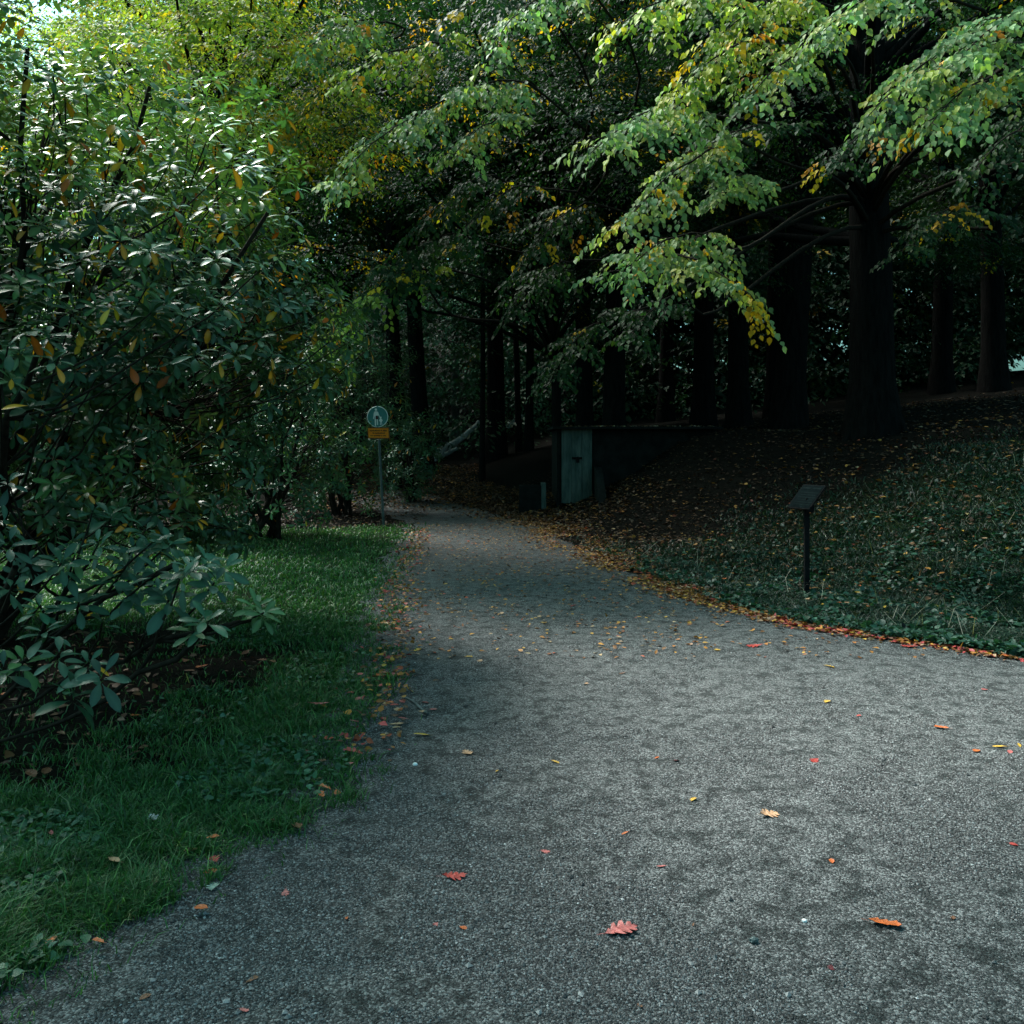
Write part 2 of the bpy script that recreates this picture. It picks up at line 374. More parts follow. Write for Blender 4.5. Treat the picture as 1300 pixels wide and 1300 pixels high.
# ------------------------------------------------------------------ bough: one limb that hangs into the open, with leafy twigs
def bough(root, start, tip, pal, leaf=.085, dens=1.0, width=.55, ypal=PAL_YELLOW, yprob=.03, from_pt=None, r=.022, droop=.10, tmpl=T_BROAD):
    start = np.asarray(start, float); tip = np.asarray(tip, float)
    D = np.linalg.norm(tip-start)
    n = 12; t = np.linspace(0, 1, n)[:, None]
    P = start*(1-t) + tip*t + UP*(droop*D*4*t*(1-t)); P[1:-1] += np.cumsum(rng.normal(size=(n-2, 3)), 0)*.018*D*(1-t[1:-1])
    w = MB()
    if from_pt is not None:
        t3 = np.linspace(0, 1, 10)[:, None]; f0 = np.asarray(from_pt, float); LL = np.linalg.norm(start-f0)
        m0 = f0 + (start-f0)*.45 + UP*.12*LL; m1 = start - nrm(P[1]-P[0])*LL*.3          # smooth limb that runs into the bough
        Q = (1-t3)**3*f0 + 3*(1-t3)**2*t3*m0 + 3*(1-t3)*t3**2*m1 + t3**3*start
        w.tube(np.concatenate([Q[:-1], P]), np.concatenate([np.linspace(r*2.4, r*1.05, len(Q)-1), np.linspace(r, r*.25, n)]), 6)
    else:
        w.tube(P, np.linspace(r, r*.25, n), 6)
    lm = MB()
    k2 = max(6, int(D*9*dens)) if width > .2 else 3
    ax = nrm(tip-start); lat0 = nrm(np.cross(ax, UP))
    tw_P, tw_O, tw_L = [], [], []
    for q in range(k2):
        tq = .12 + .88*(q+.5)/k2
        idx = tq*(n-1); i0 = min(int(idx), n-2); p = P[i0]*(1-(idx-i0)) + P[i0+1]*(idx-i0)
        s = 1 if q % 2 else -1
        if rng.random() < .22: continue
        ln = width*.85*(1.15 - .7*tq)*(.35+1.15*rng.random()**1.3)
        d = nrm(lat0*s*(.75+.3*rng.random()) + ax*(.4+.8*rng.random()) + UP*rng.normal()*.42)
        pts = p + d*np.linspace(0, 1, 5)[:, None]*ln - UP*(.35*np.linspace(0, 1, 5)[:, None]**2*ln)
        w.tube(pts, np.linspace(.006, .002, 5), 4, cap=False)
        m2 = max(2, int(ln/.085))
        for u in np.linspace(.1, 1, m2):
            i1 = min(int(u*4), 3); pp = pts[i1]*(1-(u*4-i1)) + pts[i1+1]*(u*4-i1)
            s2 = rng.choice([-1, 1]); ld = nrm(np.cross(d, UP))*s2
            tw_P.append(pp); tw_O.append(nrm(d*.8 + ld*.7*(u < .95) - UP*.1)); 
    tw_P = np.array(tw_P); tw_O = np.array(tw_O)
    sprays(lm, tw_P, tw_O, leaf, 12, pal, ypal, yprob, tmpl, .26, .6, 1.1, (-.25, -.6, -.2))
    wo = w.build('bough', M_TWIG, root)
    lm.sub('leaf_spray', M_TREELEAF, root, wo)
    return wo

# ------------------------------------------------------------------ trees
def tree_at(px, py, label, group='tall trees in the dark wood', Y=None):
    p = hit(px, py) if Y is None else np.array([(px-CX)/F*Y, Y, float(hgt((px-CX)/F*Y, Y))])
    return empty('deciduous_tree', p, label, 'tree', group), p

def make_crown_mesh(seed, R=(4.2, 4.2, 5.0), n_cl=46, per=30, leaf=.15, m=15, pal=PAL_GREEN, length=.95):
    mb = MB(); cl = []
    for k in range(n_cl):
        d = runit(1)[0]; u = rng.random()**.45
        cl.append((d*np.array(R)*u, 1.0+.8*rng.random()))
    clump_crown(mb, cl, per, leaf, m, pal, (0, 0), yprob=.02, length=length)
    v = mb.mesh('crown', M_FARLEAF); return v, cl
CROWNS = [make_crown_mesh(k) for k in range(4)]

def plain_tree(px, Y, wpx, label, lean=0, H=16, crown_z=9.5, cs=1.0, bark=None, k=0, crown=True, wob=.05, group='tall trees in the dark wood'):
    root, p = tree_at(px, 0, label, group, Y)
    r = wpx/F*Y/2
    mb = MB(); top = p + np.array([lean, 0, H])
    P, R = trunk_pts(p, top, r, r*.45, 14, wob)
    mb.tube(P, R, 12)
    if crown:
        me, cl = CROWNS[k % 4]
        cz = np.array([lean*crown_z/H, 0, crown_z])
        a = rng.random()*6.28; ca, sa = math.cos(a), math.sin(a)
        Rz = np.array([[ca, -sa, 0], [sa, ca, 0], [0, 0, 1]])
        for (c, rr) in cl[::2]:
            e = p + cz + (Rz @ np.asarray(c))*cs
            z0 = p[2] + max(3.0, min(H-1, (e[2]-p[2])-1.6)); t0 = (z0-p[2])/H
            s0 = p*(1-t0) + top*t0
            mb.tube(limb_pts(s0, e, 6, -.1, .05), np.linspace(r*.32, .012, 6), 6, cap=False)
        o = bpy.data.objects.new('crown', me); COL.objects.link(o); o.parent = root; o.location = cz; o.rotation_euler = (0, 0, a); o.scale = (cs,)*3
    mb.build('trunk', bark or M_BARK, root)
    return root

# the large tree on the bank, right of the path
TREE_A, pa = tree_at(1108, 552, 'thick almost black tree trunk with flared base on the right bank, long low boughs', Y=16.6)
mb = MB(); topA = pa + np.array([-.1, .2, 15]); P, R = trunk_pts(pa, topA, .42, .2, 16, .05, 1.35); mb.tube(P, R, 18)
for k in range(6):      # root flares
    a = k*1.05+.3; e = pa + np.array([math.cos(a)*.62, math.sin(a)*.62, 0]); e[2] = hgt(e[0], e[1]) - .06
    mb.tube(limb_pts(pa + np.array([math.cos(a)*.25, math.sin(a)*.25, .55]), e, 6, .12, .0), np.linspace(.2, .07, 6), 8)
clA = []
for k in range(90):
    c = pa + np.array([rng.uniform(-6, 5.0), rng.uniform(-6, 5), 0]); c[2] = pa[2] + rng.uniform(3.6, 13) + .25*max(0, pa[1]-2-c[1])
    clA.append((c, .9+.7*rng.random()))
for c, r in clA[::3]:
    z0 = max(3.6, c[2]-pa[2]-2.2); s0 = pa + (topA-pa)*z0/15
    mb.tube(limb_pts(s0, c, 7, -.1, .05), np.linspace(.10, .015, 7), 6, cap=False)
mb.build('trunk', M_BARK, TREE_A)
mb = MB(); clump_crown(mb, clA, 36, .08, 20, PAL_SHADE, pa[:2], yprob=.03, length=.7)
mb.build('crown', M_TREELEAF, TREE_A)

def A_pt(z): return pa + (topA-pa)*(z-pa[2])/15
RB = [  # start px,py,Y  tip px,py,Y  width yellow-share palette
    ((930, 150, 11.5), (748, 196, 9.0), .62, .01, PAL_SUNLIT),
    ((960, 190, 11.3), (790, 288, 9.2), .55, .03, PAL_SUNLIT),
    ((960, 235, 11.5), (905, 268, 9.6), .45, .05, PAL_SUNLIT),
    ((930, 318, 11.6), (785, 362, 9.4), .50, .05, PAL_SUNLIT),
    ((820, 335, 11.0), (950, 372, 9.6), .42, .04, PAL_SUNLIT),
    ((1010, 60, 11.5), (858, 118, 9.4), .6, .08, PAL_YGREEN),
    ((1060, 60, 11.5), (955, 122, 9.6), .5, .03, PAL_SUNLIT),
    ((1290, 55, 10), (1100, 150, 8.6), .62, .03, PAL_SUNLIT),
    ((1330, 90, 10), (1180, 160, 8.4), .55, .04, PAL_SUNLIT),
    ((1210, 0, 10), (1040, 45, 8.8), .55, .03, PAL_SUNLIT),
    ((1320, 20, 9.6), (1200, 95, 8.4), .5, .02, PAL_SUNLIT),
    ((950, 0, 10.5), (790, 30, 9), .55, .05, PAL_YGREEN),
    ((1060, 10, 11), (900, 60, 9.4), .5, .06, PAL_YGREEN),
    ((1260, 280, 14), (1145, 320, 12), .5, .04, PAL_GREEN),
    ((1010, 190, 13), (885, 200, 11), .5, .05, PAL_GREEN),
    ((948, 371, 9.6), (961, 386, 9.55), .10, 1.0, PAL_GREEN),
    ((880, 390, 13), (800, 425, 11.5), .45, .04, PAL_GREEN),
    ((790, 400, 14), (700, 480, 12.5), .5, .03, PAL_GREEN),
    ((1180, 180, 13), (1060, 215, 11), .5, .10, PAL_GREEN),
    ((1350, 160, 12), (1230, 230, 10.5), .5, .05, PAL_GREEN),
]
for (s, t, w, y, pal) in RB:
    S = at(*s); T = at(*t)
    fz = min(max(S[2]-U(.2, 1.3), pa[2]+3.4+U(0, 1.2)), pa[2]+12)
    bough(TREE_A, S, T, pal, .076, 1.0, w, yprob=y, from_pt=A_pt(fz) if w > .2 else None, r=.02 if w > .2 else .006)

# the tree over the middle of the path, its boughs reach left
TREE_B, pb = tree_at(708, 0, 'tree with slim straight trunk behind the concrete shed, pale green boughs hang left', Y=22.5)
mb = MB(); topB = pb + np.array([-.3, 0, 13]); P, R = trunk_pts(pb, topB, .13, .07, 14, .05); mb.tube(P, R, 12)
clB = [(np.array([rng.uniform(-4, 3.4), rng.uniform(11.5, 18.5), rng.uniform(5.4, 9.5)]), .9+.6*rng.random()) for k in range(44)]
for k in range(75):
    c = pb + np.array([rng.uniform(-5.6, 4.2), rng.uniform(-9.5, 2.0), 0]); c[2] = pb[2] + rng.uniform(4.2, 12.5)
    clB.append((c, .9+.6*rng.random()))
for c, r in clB[::3]:
    z0 = max(3.2, c[2]-pb[2]-2.0); s0 = pb + (topB-pb)*z0/13
    mb.tube(limb_pts(s0, c, 7, -.1, .05), np.linspace(.06, .012, 7), 6, cap=False)
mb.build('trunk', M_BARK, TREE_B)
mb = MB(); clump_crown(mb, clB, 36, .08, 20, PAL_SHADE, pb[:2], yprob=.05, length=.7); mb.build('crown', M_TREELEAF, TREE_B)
LB = [
    ((690, 120, 12), (412, 240, 9.6), .55, .05, PAL_SUNLIT),
    ((660, 150, 12), (575, 200, 10.4), .5, .05, PAL_SUNLIT),
    ((560, 340, 13), (405, 440, 10.6), .62, .06, PAL_YGREEN),
    ((540, 360, 13), (450, 400, 11), .5, .12, PAL_GREEN),
    ((760, 0, 11), (622, 62, 9.2), .5, .03, PAL_SUNLIT),
    ((700, 20, 12), (560, 30, 10), .5, .05, PAL_GREEN),
    ((600, 60, 12.5), (430, 110, 10.6), .5, .10, PAL_YGREEN),
    ((640, 230, 13.5), (520, 300, 12), .55, .08, PAL_GREEN),
    ((700, 240, 13.5), (590, 290, 12), .5, .15, PAL_GREEN),
    ((620, 310, 14), (480, 345, 12), .6, .04, PAL_GREEN),
    ((760, 260, 14), (670, 330, 12.5), .55, .05, PAL_GREEN),
    ((740, 330, 14.5), (650, 390, 13), .5, .04, PAL_GREEN),
]
for (s, t, w, y, pal) in LB:
    S = at(*s); T = at(*t); fz = min(max(S[2]-U(.4, 1.4), pb[2]+3), pb[2]+11)
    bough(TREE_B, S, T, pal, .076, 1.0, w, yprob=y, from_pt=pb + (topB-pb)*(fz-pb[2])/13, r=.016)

# the yellow-green tree at the upper left
TREE_C, pc = tree_at(255, 0, 'bright yellow green leafy tree rising behind the big rhododendron at top left', Y=16)
mb = MB(); topC = pc + np.array([.4, 0, 13]); P, R = trunk_pts(pc, topC, .2, .08, 14, .05); mb.tube(P, R, 12)
clC = []
for k in range(60):
    px, py, Y = rng.uniform(60, 450), rng.uniform(-120, 300), rng.uniform(11, 15)
    if px < 130 and py < 40: continue
    if py > 330-(560-px)*.12: continue
    if px > 330 and py > 150+rng.random()*120: continue
    clC.append((at(px, py, Y), .7+.5*rng.random()))
for k in range(34):
    clC.append((np.array([rng.uniform(-9, -3), rng.uniform(14, 20.5), rng.uniform(8.6, 13)]), 1.1+.5*rng.random()))  # unseen upper clumps, added to shade the far path
for c, r in clC[::2]:
    z0 = max(3.2, c[2]-pc[2]-2.0); z0 = min(z0, 12); s0 = pc + (topC-pc)*z0/13
    mb.tube(limb_pts(s0, c, 7, -.1, .05), np.linspace(.055, .012, 7), 6, cap=False)
mb.build('trunk', M_BARK, TREE_C)
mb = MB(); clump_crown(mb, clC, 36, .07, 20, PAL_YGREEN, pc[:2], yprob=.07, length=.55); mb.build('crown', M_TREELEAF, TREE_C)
for (s, t, w, y, pal) in [((330, 10, 14), (210, 60, 11.5), .6, .05, PAL_YGREEN), ((420, 60, 14), (290, 120, 11.5), .6, .1, PAL_YGREEN),
                          ((360, 130, 14), (240, 190, 12), .6, .08, PAL_YGREEN), ((480, 120, 14), (350, 190, 11.5), .55, .2, PAL_YGREEN),
                          ((440, 200, 14), (330, 250, 12), .55, .1, PAL_YGREEN), ((500, 30, 13), (380, 70, 11), .55, .06, PAL_SUNLIT)]:
    S = at(*s); T = at(*t); fz = min(max(S[2]-.8, pc[2]+2.8), pc[2]+11.5)
    bough(TREE_C, S, T, pal, .076, 1.0, w, yprob=y, from_pt=pc + (topC-pc)*(fz-pc[2])/13, r=.016)

# the trunks of the wood
WOOD = [  # px, Y, width px, lean, label
    (1000, 21, 40, .9, 'leaning dark trunk just left of the thickest black trunk'),
    (985, 27, 26, 0, 'straight dark trunk half hidden behind the leaning one'),
    (938, 24, 28, -.2, 'dark upright trunk behind the lowest bright bough on the right'),
    (893, 26, 28, .1, 'dark upright trunk rising behind the right end of the shed roof'),
    (779, 22, 30, .1, 'broad dark trunk straight behind the concrete shed roof'),
    (743, 26, 22, -.2, 'dark trunk behind the left half of the concrete shed'),
    (671, 30, 11, .3, 'slim trunk, right one of a close pair left of the shed'),
    (659, 31, 8, -.5, 'thin curved trunk, left one of a close pair left of the shed'),
    (630, 31, 24, -.1, 'stout dark trunk standing at the upper end of the fallen log'),
    (612, 26, 7, .05, 'very thin straight trunk in front of the upper end of the log'),
    (538, 29, 23, -1.1, 'dark trunk leaning left at the butt of the fallen log'),
    (511, 31, 15, -.9, 'thinner leaning trunk, beside the one at the butt of the log'),
    (500, 24, 17, -.2, 'dark trunk standing just right of the round sign post'),
    (1195, 30, 26, .3, 'faint dark trunk right of the thickest black trunk'),
    (1262, 27, 30, -.2, 'dark trunk near the right edge beside the bright gap in the leaves'),
    (845, 33, 20, .2, 'distant dark trunk above the middle of the shed roof'),
    (440, 30, 24, -.3, 'dark trunk hidden mostly by the rhododendron beside the round sign'),
    (360, 26, 26, .2, 'dark trunk behind the large rhododendron at left'),
]
for k, (px, Y, w, ln, lab) in enumerate(WOOD):
    plain_tree(px, Y, w, lab, ln, 15+2*rng.random(), 9.5+rng.random()*1.5 + (1 if Y > 28 else 0), .85+.25*rng.random(), None, k)
plain_tree(578, 43, 11, 'pale grey trunk standing far off behind the fallen log', .2, 18, 12, 1.0, M_PALEBARK, 1)
plain_tree(1118, 38, 20, 'pale bluish trunk seen far off just right of the thickest trunk', 0, 18, 12, 1.0, M_PALEBARK, 2)

SHADE_TREE = empty('deciduous_tree', (-3.6, -.6, float(hgt(-3.6, -.6))), 'unseen leafy tree added beside the viewpoint to shade the nearest gravel', 'tree')  # tree out of view, added to darken the nearest gravel
mb = MB(); P, R = trunk_pts((-3.6, -.6, 0), (-3.0, .2, 9), .2, .08, 12, .05); mb.tube(P, R, 12)
for e in ((-4.2, 4.2, 6.2), (-2.6, 5.0, 6.3), (-.8, 4.6, 6.1), (.6, 3.6, 6.2)): mb.tube(limb_pts((-3.3, -.1, 4.6), e, 8, -.12, .05), np.linspace(.07, .015, 8), 6, cap=False)
mb.build('trunk', M_BARK, SHADE_TREE)
mb = MB(); clump_crown(mb, [(np.array([U(-6.6, 1.6), U(2.9, 6.0), U(5.8, 7.0)]), U(.6, 1.0)) for k in range(44)], 34, .10, 16, PAL_GREEN, (-3.3, 0), yprob=.03, length=.7); mb.build('crown', M_FARLEAF, SHADE_TREE)
# the wood behind reads as one dark mass
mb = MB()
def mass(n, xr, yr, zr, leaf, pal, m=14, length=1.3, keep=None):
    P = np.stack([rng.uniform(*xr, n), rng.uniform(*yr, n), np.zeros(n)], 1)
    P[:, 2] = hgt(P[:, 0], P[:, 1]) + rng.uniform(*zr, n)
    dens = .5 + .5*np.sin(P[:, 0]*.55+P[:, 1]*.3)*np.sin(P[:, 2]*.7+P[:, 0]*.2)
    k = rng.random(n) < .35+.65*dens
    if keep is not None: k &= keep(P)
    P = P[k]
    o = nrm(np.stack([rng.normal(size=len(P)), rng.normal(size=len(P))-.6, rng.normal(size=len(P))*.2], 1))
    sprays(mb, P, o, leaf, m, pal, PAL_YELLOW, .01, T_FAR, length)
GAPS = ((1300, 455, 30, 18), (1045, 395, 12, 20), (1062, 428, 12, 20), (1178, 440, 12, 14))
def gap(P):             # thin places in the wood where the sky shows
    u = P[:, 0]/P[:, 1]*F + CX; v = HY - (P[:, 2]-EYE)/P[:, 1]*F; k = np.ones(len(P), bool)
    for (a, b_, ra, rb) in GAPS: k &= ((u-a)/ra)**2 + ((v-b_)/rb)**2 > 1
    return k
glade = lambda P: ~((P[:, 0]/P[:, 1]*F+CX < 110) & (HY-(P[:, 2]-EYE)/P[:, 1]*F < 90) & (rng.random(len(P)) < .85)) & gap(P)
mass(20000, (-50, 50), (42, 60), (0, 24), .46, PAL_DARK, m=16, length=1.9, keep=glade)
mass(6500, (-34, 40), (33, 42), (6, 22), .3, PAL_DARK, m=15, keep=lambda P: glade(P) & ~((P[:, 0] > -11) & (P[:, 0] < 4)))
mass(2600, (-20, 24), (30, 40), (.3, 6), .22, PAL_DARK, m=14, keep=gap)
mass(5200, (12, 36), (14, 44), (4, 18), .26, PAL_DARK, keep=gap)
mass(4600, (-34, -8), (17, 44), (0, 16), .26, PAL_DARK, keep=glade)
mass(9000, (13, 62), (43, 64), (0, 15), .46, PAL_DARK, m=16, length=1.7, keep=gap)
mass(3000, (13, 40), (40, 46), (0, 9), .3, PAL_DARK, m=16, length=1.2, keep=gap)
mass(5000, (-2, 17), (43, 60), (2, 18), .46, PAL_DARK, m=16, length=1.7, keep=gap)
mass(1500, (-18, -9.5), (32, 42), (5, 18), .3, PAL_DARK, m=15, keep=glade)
mass(2400, (-11, 3), (35, 43), (.3, 11), .2, [((.07, .19, .11), 3), ((.11, .25, .13), 2)], m=15, length=1.1)  # understory leaves coloured paler to stand for light between the trunks
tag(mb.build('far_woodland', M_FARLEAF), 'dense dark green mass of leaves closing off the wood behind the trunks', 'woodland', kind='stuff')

# ------------------------------------------------------------------ rhododendrons
def whorl(mb, c, up, leaf, n, pal, yprob=.02, droop=.25):
    c = np.asarray(c, float); up = nrm(up)
    a0 = rng.random()*6.28
    ref = nrm(np.cross(up, [0.3, .9, .1])); bi = np.cross(up, ref)
    ang = a0 + np.arange(n)*2.39996
    rank = np.arange(n)/max(1, n-1)            # 0 inner (more upright) .. 1 outer
    elev = (.75 - 1.0*rank - droop*rng.random(n))
    d = (np.cos(ang)[:, None]*ref + np.sin(ang)[:, None]*bi)*np.cos(elev)[:, None] + up*np.sin(elev)[:, None]
    d = nrm(d + rng.normal(size=(n, 3))*.08)
    no = nrm(up*np.cos(elev)[:, None] - (np.cos(ang)[:, None]*ref + np.sin(ang)[:, None]*bi)*np.sin(elev)[:, None] + rng.normal(size=(n, 3))*.12)
    pos = c + up*(-.035*rank[:, None]) + d*.012
    col = np.repeat(colors(1, pal, .15), n, 0)*(1+.12*rng.normal(size=(n, 1)))
    k = rng.random(n) < yprob*(.4+1.4*rank)
    if k.any():
        col[k] = colors(int(k.sum()), [((.5, .22, .015), 3), ((.5, .30, .02), 3), ((.38, .10, .012), 1)], .15)
        d[k] = nrm(d[k] - UP*.8)
    scatter(mb, T_RHO, pos, d, no, leaf*(.72+.42*rng.random(n))*(1-.25*(1-rank)), np.clip(col, .003, .9), .9+.3*rng.random(n))

def rhododendron(base, label, centres, leaf, stems, n_leaf=(8, 12), palf=None, yprob=.02, group='rhododendrons', pick=.16, sr=.05):
    """centres: list of (point, outward) for the leaf rosettes; stems: list of main stem end points"""
    base = np.asarray(base, float); root = empty('rhododendron', base, label, 'shrub', group)
    w = MB(); lf = MB(); S = []
    for e in stems:
        e = np.asarray(e, float)
        b0 = base + np.array([rng.normal()*.15, rng.normal()*.15, -.08]); P = limb_pts(b0, e, 9, .10*rng.choice([-1, 1]), .06)
        w.tube(P, np.linspace(sr*(.7+.5*rng.random()), .014, 9), 7, cap=False); S.append(P)
    S = np.concatenate(S)
    for (c, o, *big) in centres:
        big = big[0] if big else 1.0
        c = np.asarray(c, float)
        if rng.random() < pick:
            tg = base + (c-base)*U(.55, .9); dd = np.linalg.norm(S - tg, axis=1); sp = S[np.argmin(dd + .25*rng.random(len(dd)))]
            w.tube(limb_pts(sp, c, 6, .15, .12), np.linspace(.009, .0045, 6), 4, cap=False)
        pal = PAL_RHO if palf is None else palf(c)
        whorl(lf, c, nrm(np.asarray(o)*.75 + UP*.75 + rng.normal(size=3)*.25), leaf*big*(.85+.3*rng.random()), int(rng.integers(*n_leaf)), pal, yprob)
    w.build('stems', M_TWIG, root); lf.build('foliage', M_RHODO, root)
    return root

def shell_points(n, c, R, zmin, lump=.12, inner=.5):
    out = []
    c = np.asarray(c); R = np.asarray(R)
    while len(out) < n:
        d = runit(1)[0]
        u = 1 - inner*rng.random()**1.6
        l = 1 + lump*math.sin(d[0]*7+c[0])*math.sin(d[1]*6+1)+lump*math.sin(d[2]*8+2)*.8
        p = c + d*R*u*l
        if p[2] < zmin + .25*math.sin(p[0]*3): continue
        out.append((p, nrm(d/R)))
    return out

# the big one at the left edge
cb = np.array([-4.15, 7.1, 2.55]); bb = np.array([-4.3, 7.0, hgt(-4.3, 7.0)])
cent = shell_points(4300, cb, (2.6, 2.3, 2.2), .75, .14, .35)
# lifted leaders at the top left and lit rosettes on the near face
for (px, py, Y) in [(35, 25, 5.6), (60, 75, 5.6), (15, 80, 5.2), (185, 80, 6.4), (140, 60, 6.2), (240, 110, 6.6), (270, 100, 6.7), (110, 110, 6), (45, 150, 5.3), (150, 130, 6),
                    (330, 250, 6.6), (365, 270, 6.7), (385, 300, 6.7), (300, 260, 6.5), (240, 235, 6.2), (35, 415, 4.6), (10, 440, 4.5), (60, 425, 4.7), (15, 480, 4.5), (70, 455, 4.6), (38, 515, 4.6), (210, 150, 6.5), (90, 190, 5.6)]:
    p = at(px, py, Y); cent.append((p, nrm(np.array([.3, -.4, .6])), 1.15))
for k in range(170):
    px, py = U(-40, 330), U(50, 460); Y = U(4.9, 6.6)
    if py < 70 + max(0, px-60)*.35: continue
    p = at(px, py, Y); cent.append((p, nrm(np.array([.25, -.3, .7])), 1.1))
rt = [cb + np.array([U(-1.8, 2.0), U(-1.6, 1.4), U(-.3, 1.5)]) for _ in range(16)] + [at(35, 60, 5.6), at(190, 110, 6.4), at(340, 270, 6.6), at(50, 440, 4.7)]
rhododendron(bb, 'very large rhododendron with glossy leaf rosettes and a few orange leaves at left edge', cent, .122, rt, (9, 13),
             lambda c: PAL_RHOLIT if c[2] > 2.7+.9*rng.random() else PAL_RHO, .035, sr=.045)

# low sprawling one in front of it
bf = np.array([-3.15, 4.75, hgt(-3.15, 4.75)])
fr = []
for (px, py, Y) in [(75, 830, 3.75), (112, 842, 3.8), (130, 858, 3.7), (55, 800, 3.9), (95, 705, 4.3), (125, 690, 4.4), (78, 715, 4.2), (140, 652, 4.6), (118, 648, 4.7), (185, 672, 4.5),
                    (192, 690, 4.4), (215, 760, 4.2), (240, 720, 4.2), (262, 712, 4.3), (228, 735, 4.15), (272, 740, 4.2), (200, 725, 4.2), (262, 788, 4.0), (245, 800, 4.0), (325, 770, 4.6),
                    (335, 778, 4.5), (12, 690, 3.9), (5, 665, 4.0), (15, 745, 3.9), (165, 760, 4.3), (150, 735, 4.4), (178, 745, 4.3), (50, 770, 4.1), (100, 765, 4.2), (130, 790, 4.2), (30, 840, 3.8),
                    (5, 850, 3.7), (215, 690, 4.5), (170, 700, 4.5), (95, 880, 3.7), (160, 720, 4.4), (285, 720, 4.4), (10, 610, 4.2)]:
    fr.append((at(px, py, Y), nrm(np.array([.35, -.45, .5]))))
st = [at(75, 815, 3.85), at(100, 710, 4.3), at(225, 715, 4.3), at(265, 795, 4.05), at(325, 785, 4.6), at(20, 720, 3.95)]
rhododendron(bf, 'low sprawling rhododendron with bluish green rosettes on bare thin stems', fr, .125, st, (8, 12), lambda c: [((.022, .075, .04), 5), ((.03, .09, .048), 4), ((.06, .13, .045), 1)], .012, pick=.7, sr=.009)

def round_rhodo(px, Y, h, rx, label, n, leaf, z0=.1):
    x = (px-CX)/F*Y; b0 = np.array([x, Y, float(hgt(x, Y))]); c = b0 + UP*(h*.5)
    cent = shell_points(n, c, (rx, rx*.8, h*.52), b0[2]+z0, .14, .45)
    st = [c + np.array([U(-.5, .5)*rx, U(-.5, .5)*rx, U(0, .3)*h]) for _ in range(7)]
    rhododendron(b0, label, cent, leaf, st, (7, 10), lambda c: PAL_RHO, .008, pick=.25)
round_rhodo(432, 19.2, 3.9, 1.75, 'tall dark rhododendron filling the space left of the round sign', 950, .13)
round_rhodo(522, 21.5, 2.2, .75, 'small rhododendron behind the sign post, right of the tall dark one', 260, .13)
round_rhodo(330, 14.5, 3.4, 1.7, 'dark rhododendron at the back edge of the lawn, right of the big one', 800, .13)
round_rhodo(150, 16.0, 4.2, 2.3, 'dark rhododendron at the back edge of the lawn behind the big one', 800, .14)
round_rhodo(-10, 15.0, 4.0, 2.0, 'dark rhododendron at the far left end of the lawn', 600, .14)

# ------------------------------------------------------------------ grass, weeds
def blades(mb, P, h, w, lean, col):
    n = len(P); a = rng.random(n)*6.28; d = np.stack([np.cos(a), np.sin(a), np.zeros(n)], 1)
    b_ = rng.random(n)*6.28; s = np.stack([np.cos(b_), np.sin(b_), np.zeros(n)], 1)
    m = P + UP*(h*.6)[:, None] + d*(lean*h*.35)[:, None]; t = P + UP*(h*(1-.25*lean))[:, None] + d*(lean*h)[:, None]
    v = np.stack([P - s*w[:, None], P + s*w[:, None], m - s*(w*.75)[:, None], m + s*(w*.75)[:, None], t], 1)
    f = np.array([[0, 1, 3], [0, 3, 2], [2, 3, 4]])[None] + (np.arange(n)*5)[:, None, None]
    mb.add(v.reshape(-1, 3), f.reshape(-1, 3), np.repeat(col, 5, 0))
def rand_Y(n, a, b_, p):     # density falling with distance
    u = rng.random(n); return (a**(1-p) + u*(b_**(1-p) - a**(1-p)))**(1/(1-p))

n = 520000
Y = rand_Y(n, 2.2, 17.5, 1.9); X = U(-.62, 0, n)*Y + .0
e = ledge(Y); X = U(np.minimum(-.66*Y - .3, e - .3), e + .3)
tuft = .5+.5*np.sin(X*9+np.sin(Y*7)*2)*np.sin(Y*8+1)
k = rng.random(n) < lawn_w(X, Y)*(.55+.45*tuft) + .008*(X < e+.22)*vnoise(X*5, Y*5); X, Y = X[k], Y[k]; n = len(X); tuft = tuft[k]
P = np.stack([X, Y, hgt(X, Y) - .004], 1)
hh = (.022+.038*rng.random(n))*(.75+.7*tuft)*np.where(rng.random(n) < .05, 1.9, 1)*(1 + .35*np.clip((4.2-Y)/2, 0, 1))
mb = MB(); blades(mb, P, hh, .0011+.0004*Y*rng.random(n)+.0003*Y, .4+.9*rng.random(n), colors(n, [((.022, .090, .022), 5), ((.034, .125, .03), 4), ((.07, .17, .045), 1.5), ((.17, .22, .10), .4)], .3))
# clover-like broad leaves among the grass
m = 9000; Yc = rand_Y(m, 2.3, 9, 1.6); e = ledge(Yc); Xc = U(-.60*Yc, e)
k = rng.random(m) < lawn_w(Xc, Yc)*(np.sin(Xc*4)*np.sin(Yc*3.3) > .1); Xc, Yc = Xc[k], Yc[k]; m = len(Xc)
scatter(mb, T_MID, np.stack([Xc, Yc, hgt(Xc, Yc)+.03+.02*rng.random(m)], 1), nrm(rng.normal(size=(m, 3))*[1, 1, .2]), nrm(UP+rng.normal(size=(m, 3))*.3), .022+.02*rng.random(m), colors(m, [((.025, .09, .045), 3), ((.05, .14, .08), 1)]), 1.5)
tag(mb.build('lawn_grass', M_GRASS), 'short green lawn grass beside the left edge of the path', 'grass', kind='stuff')

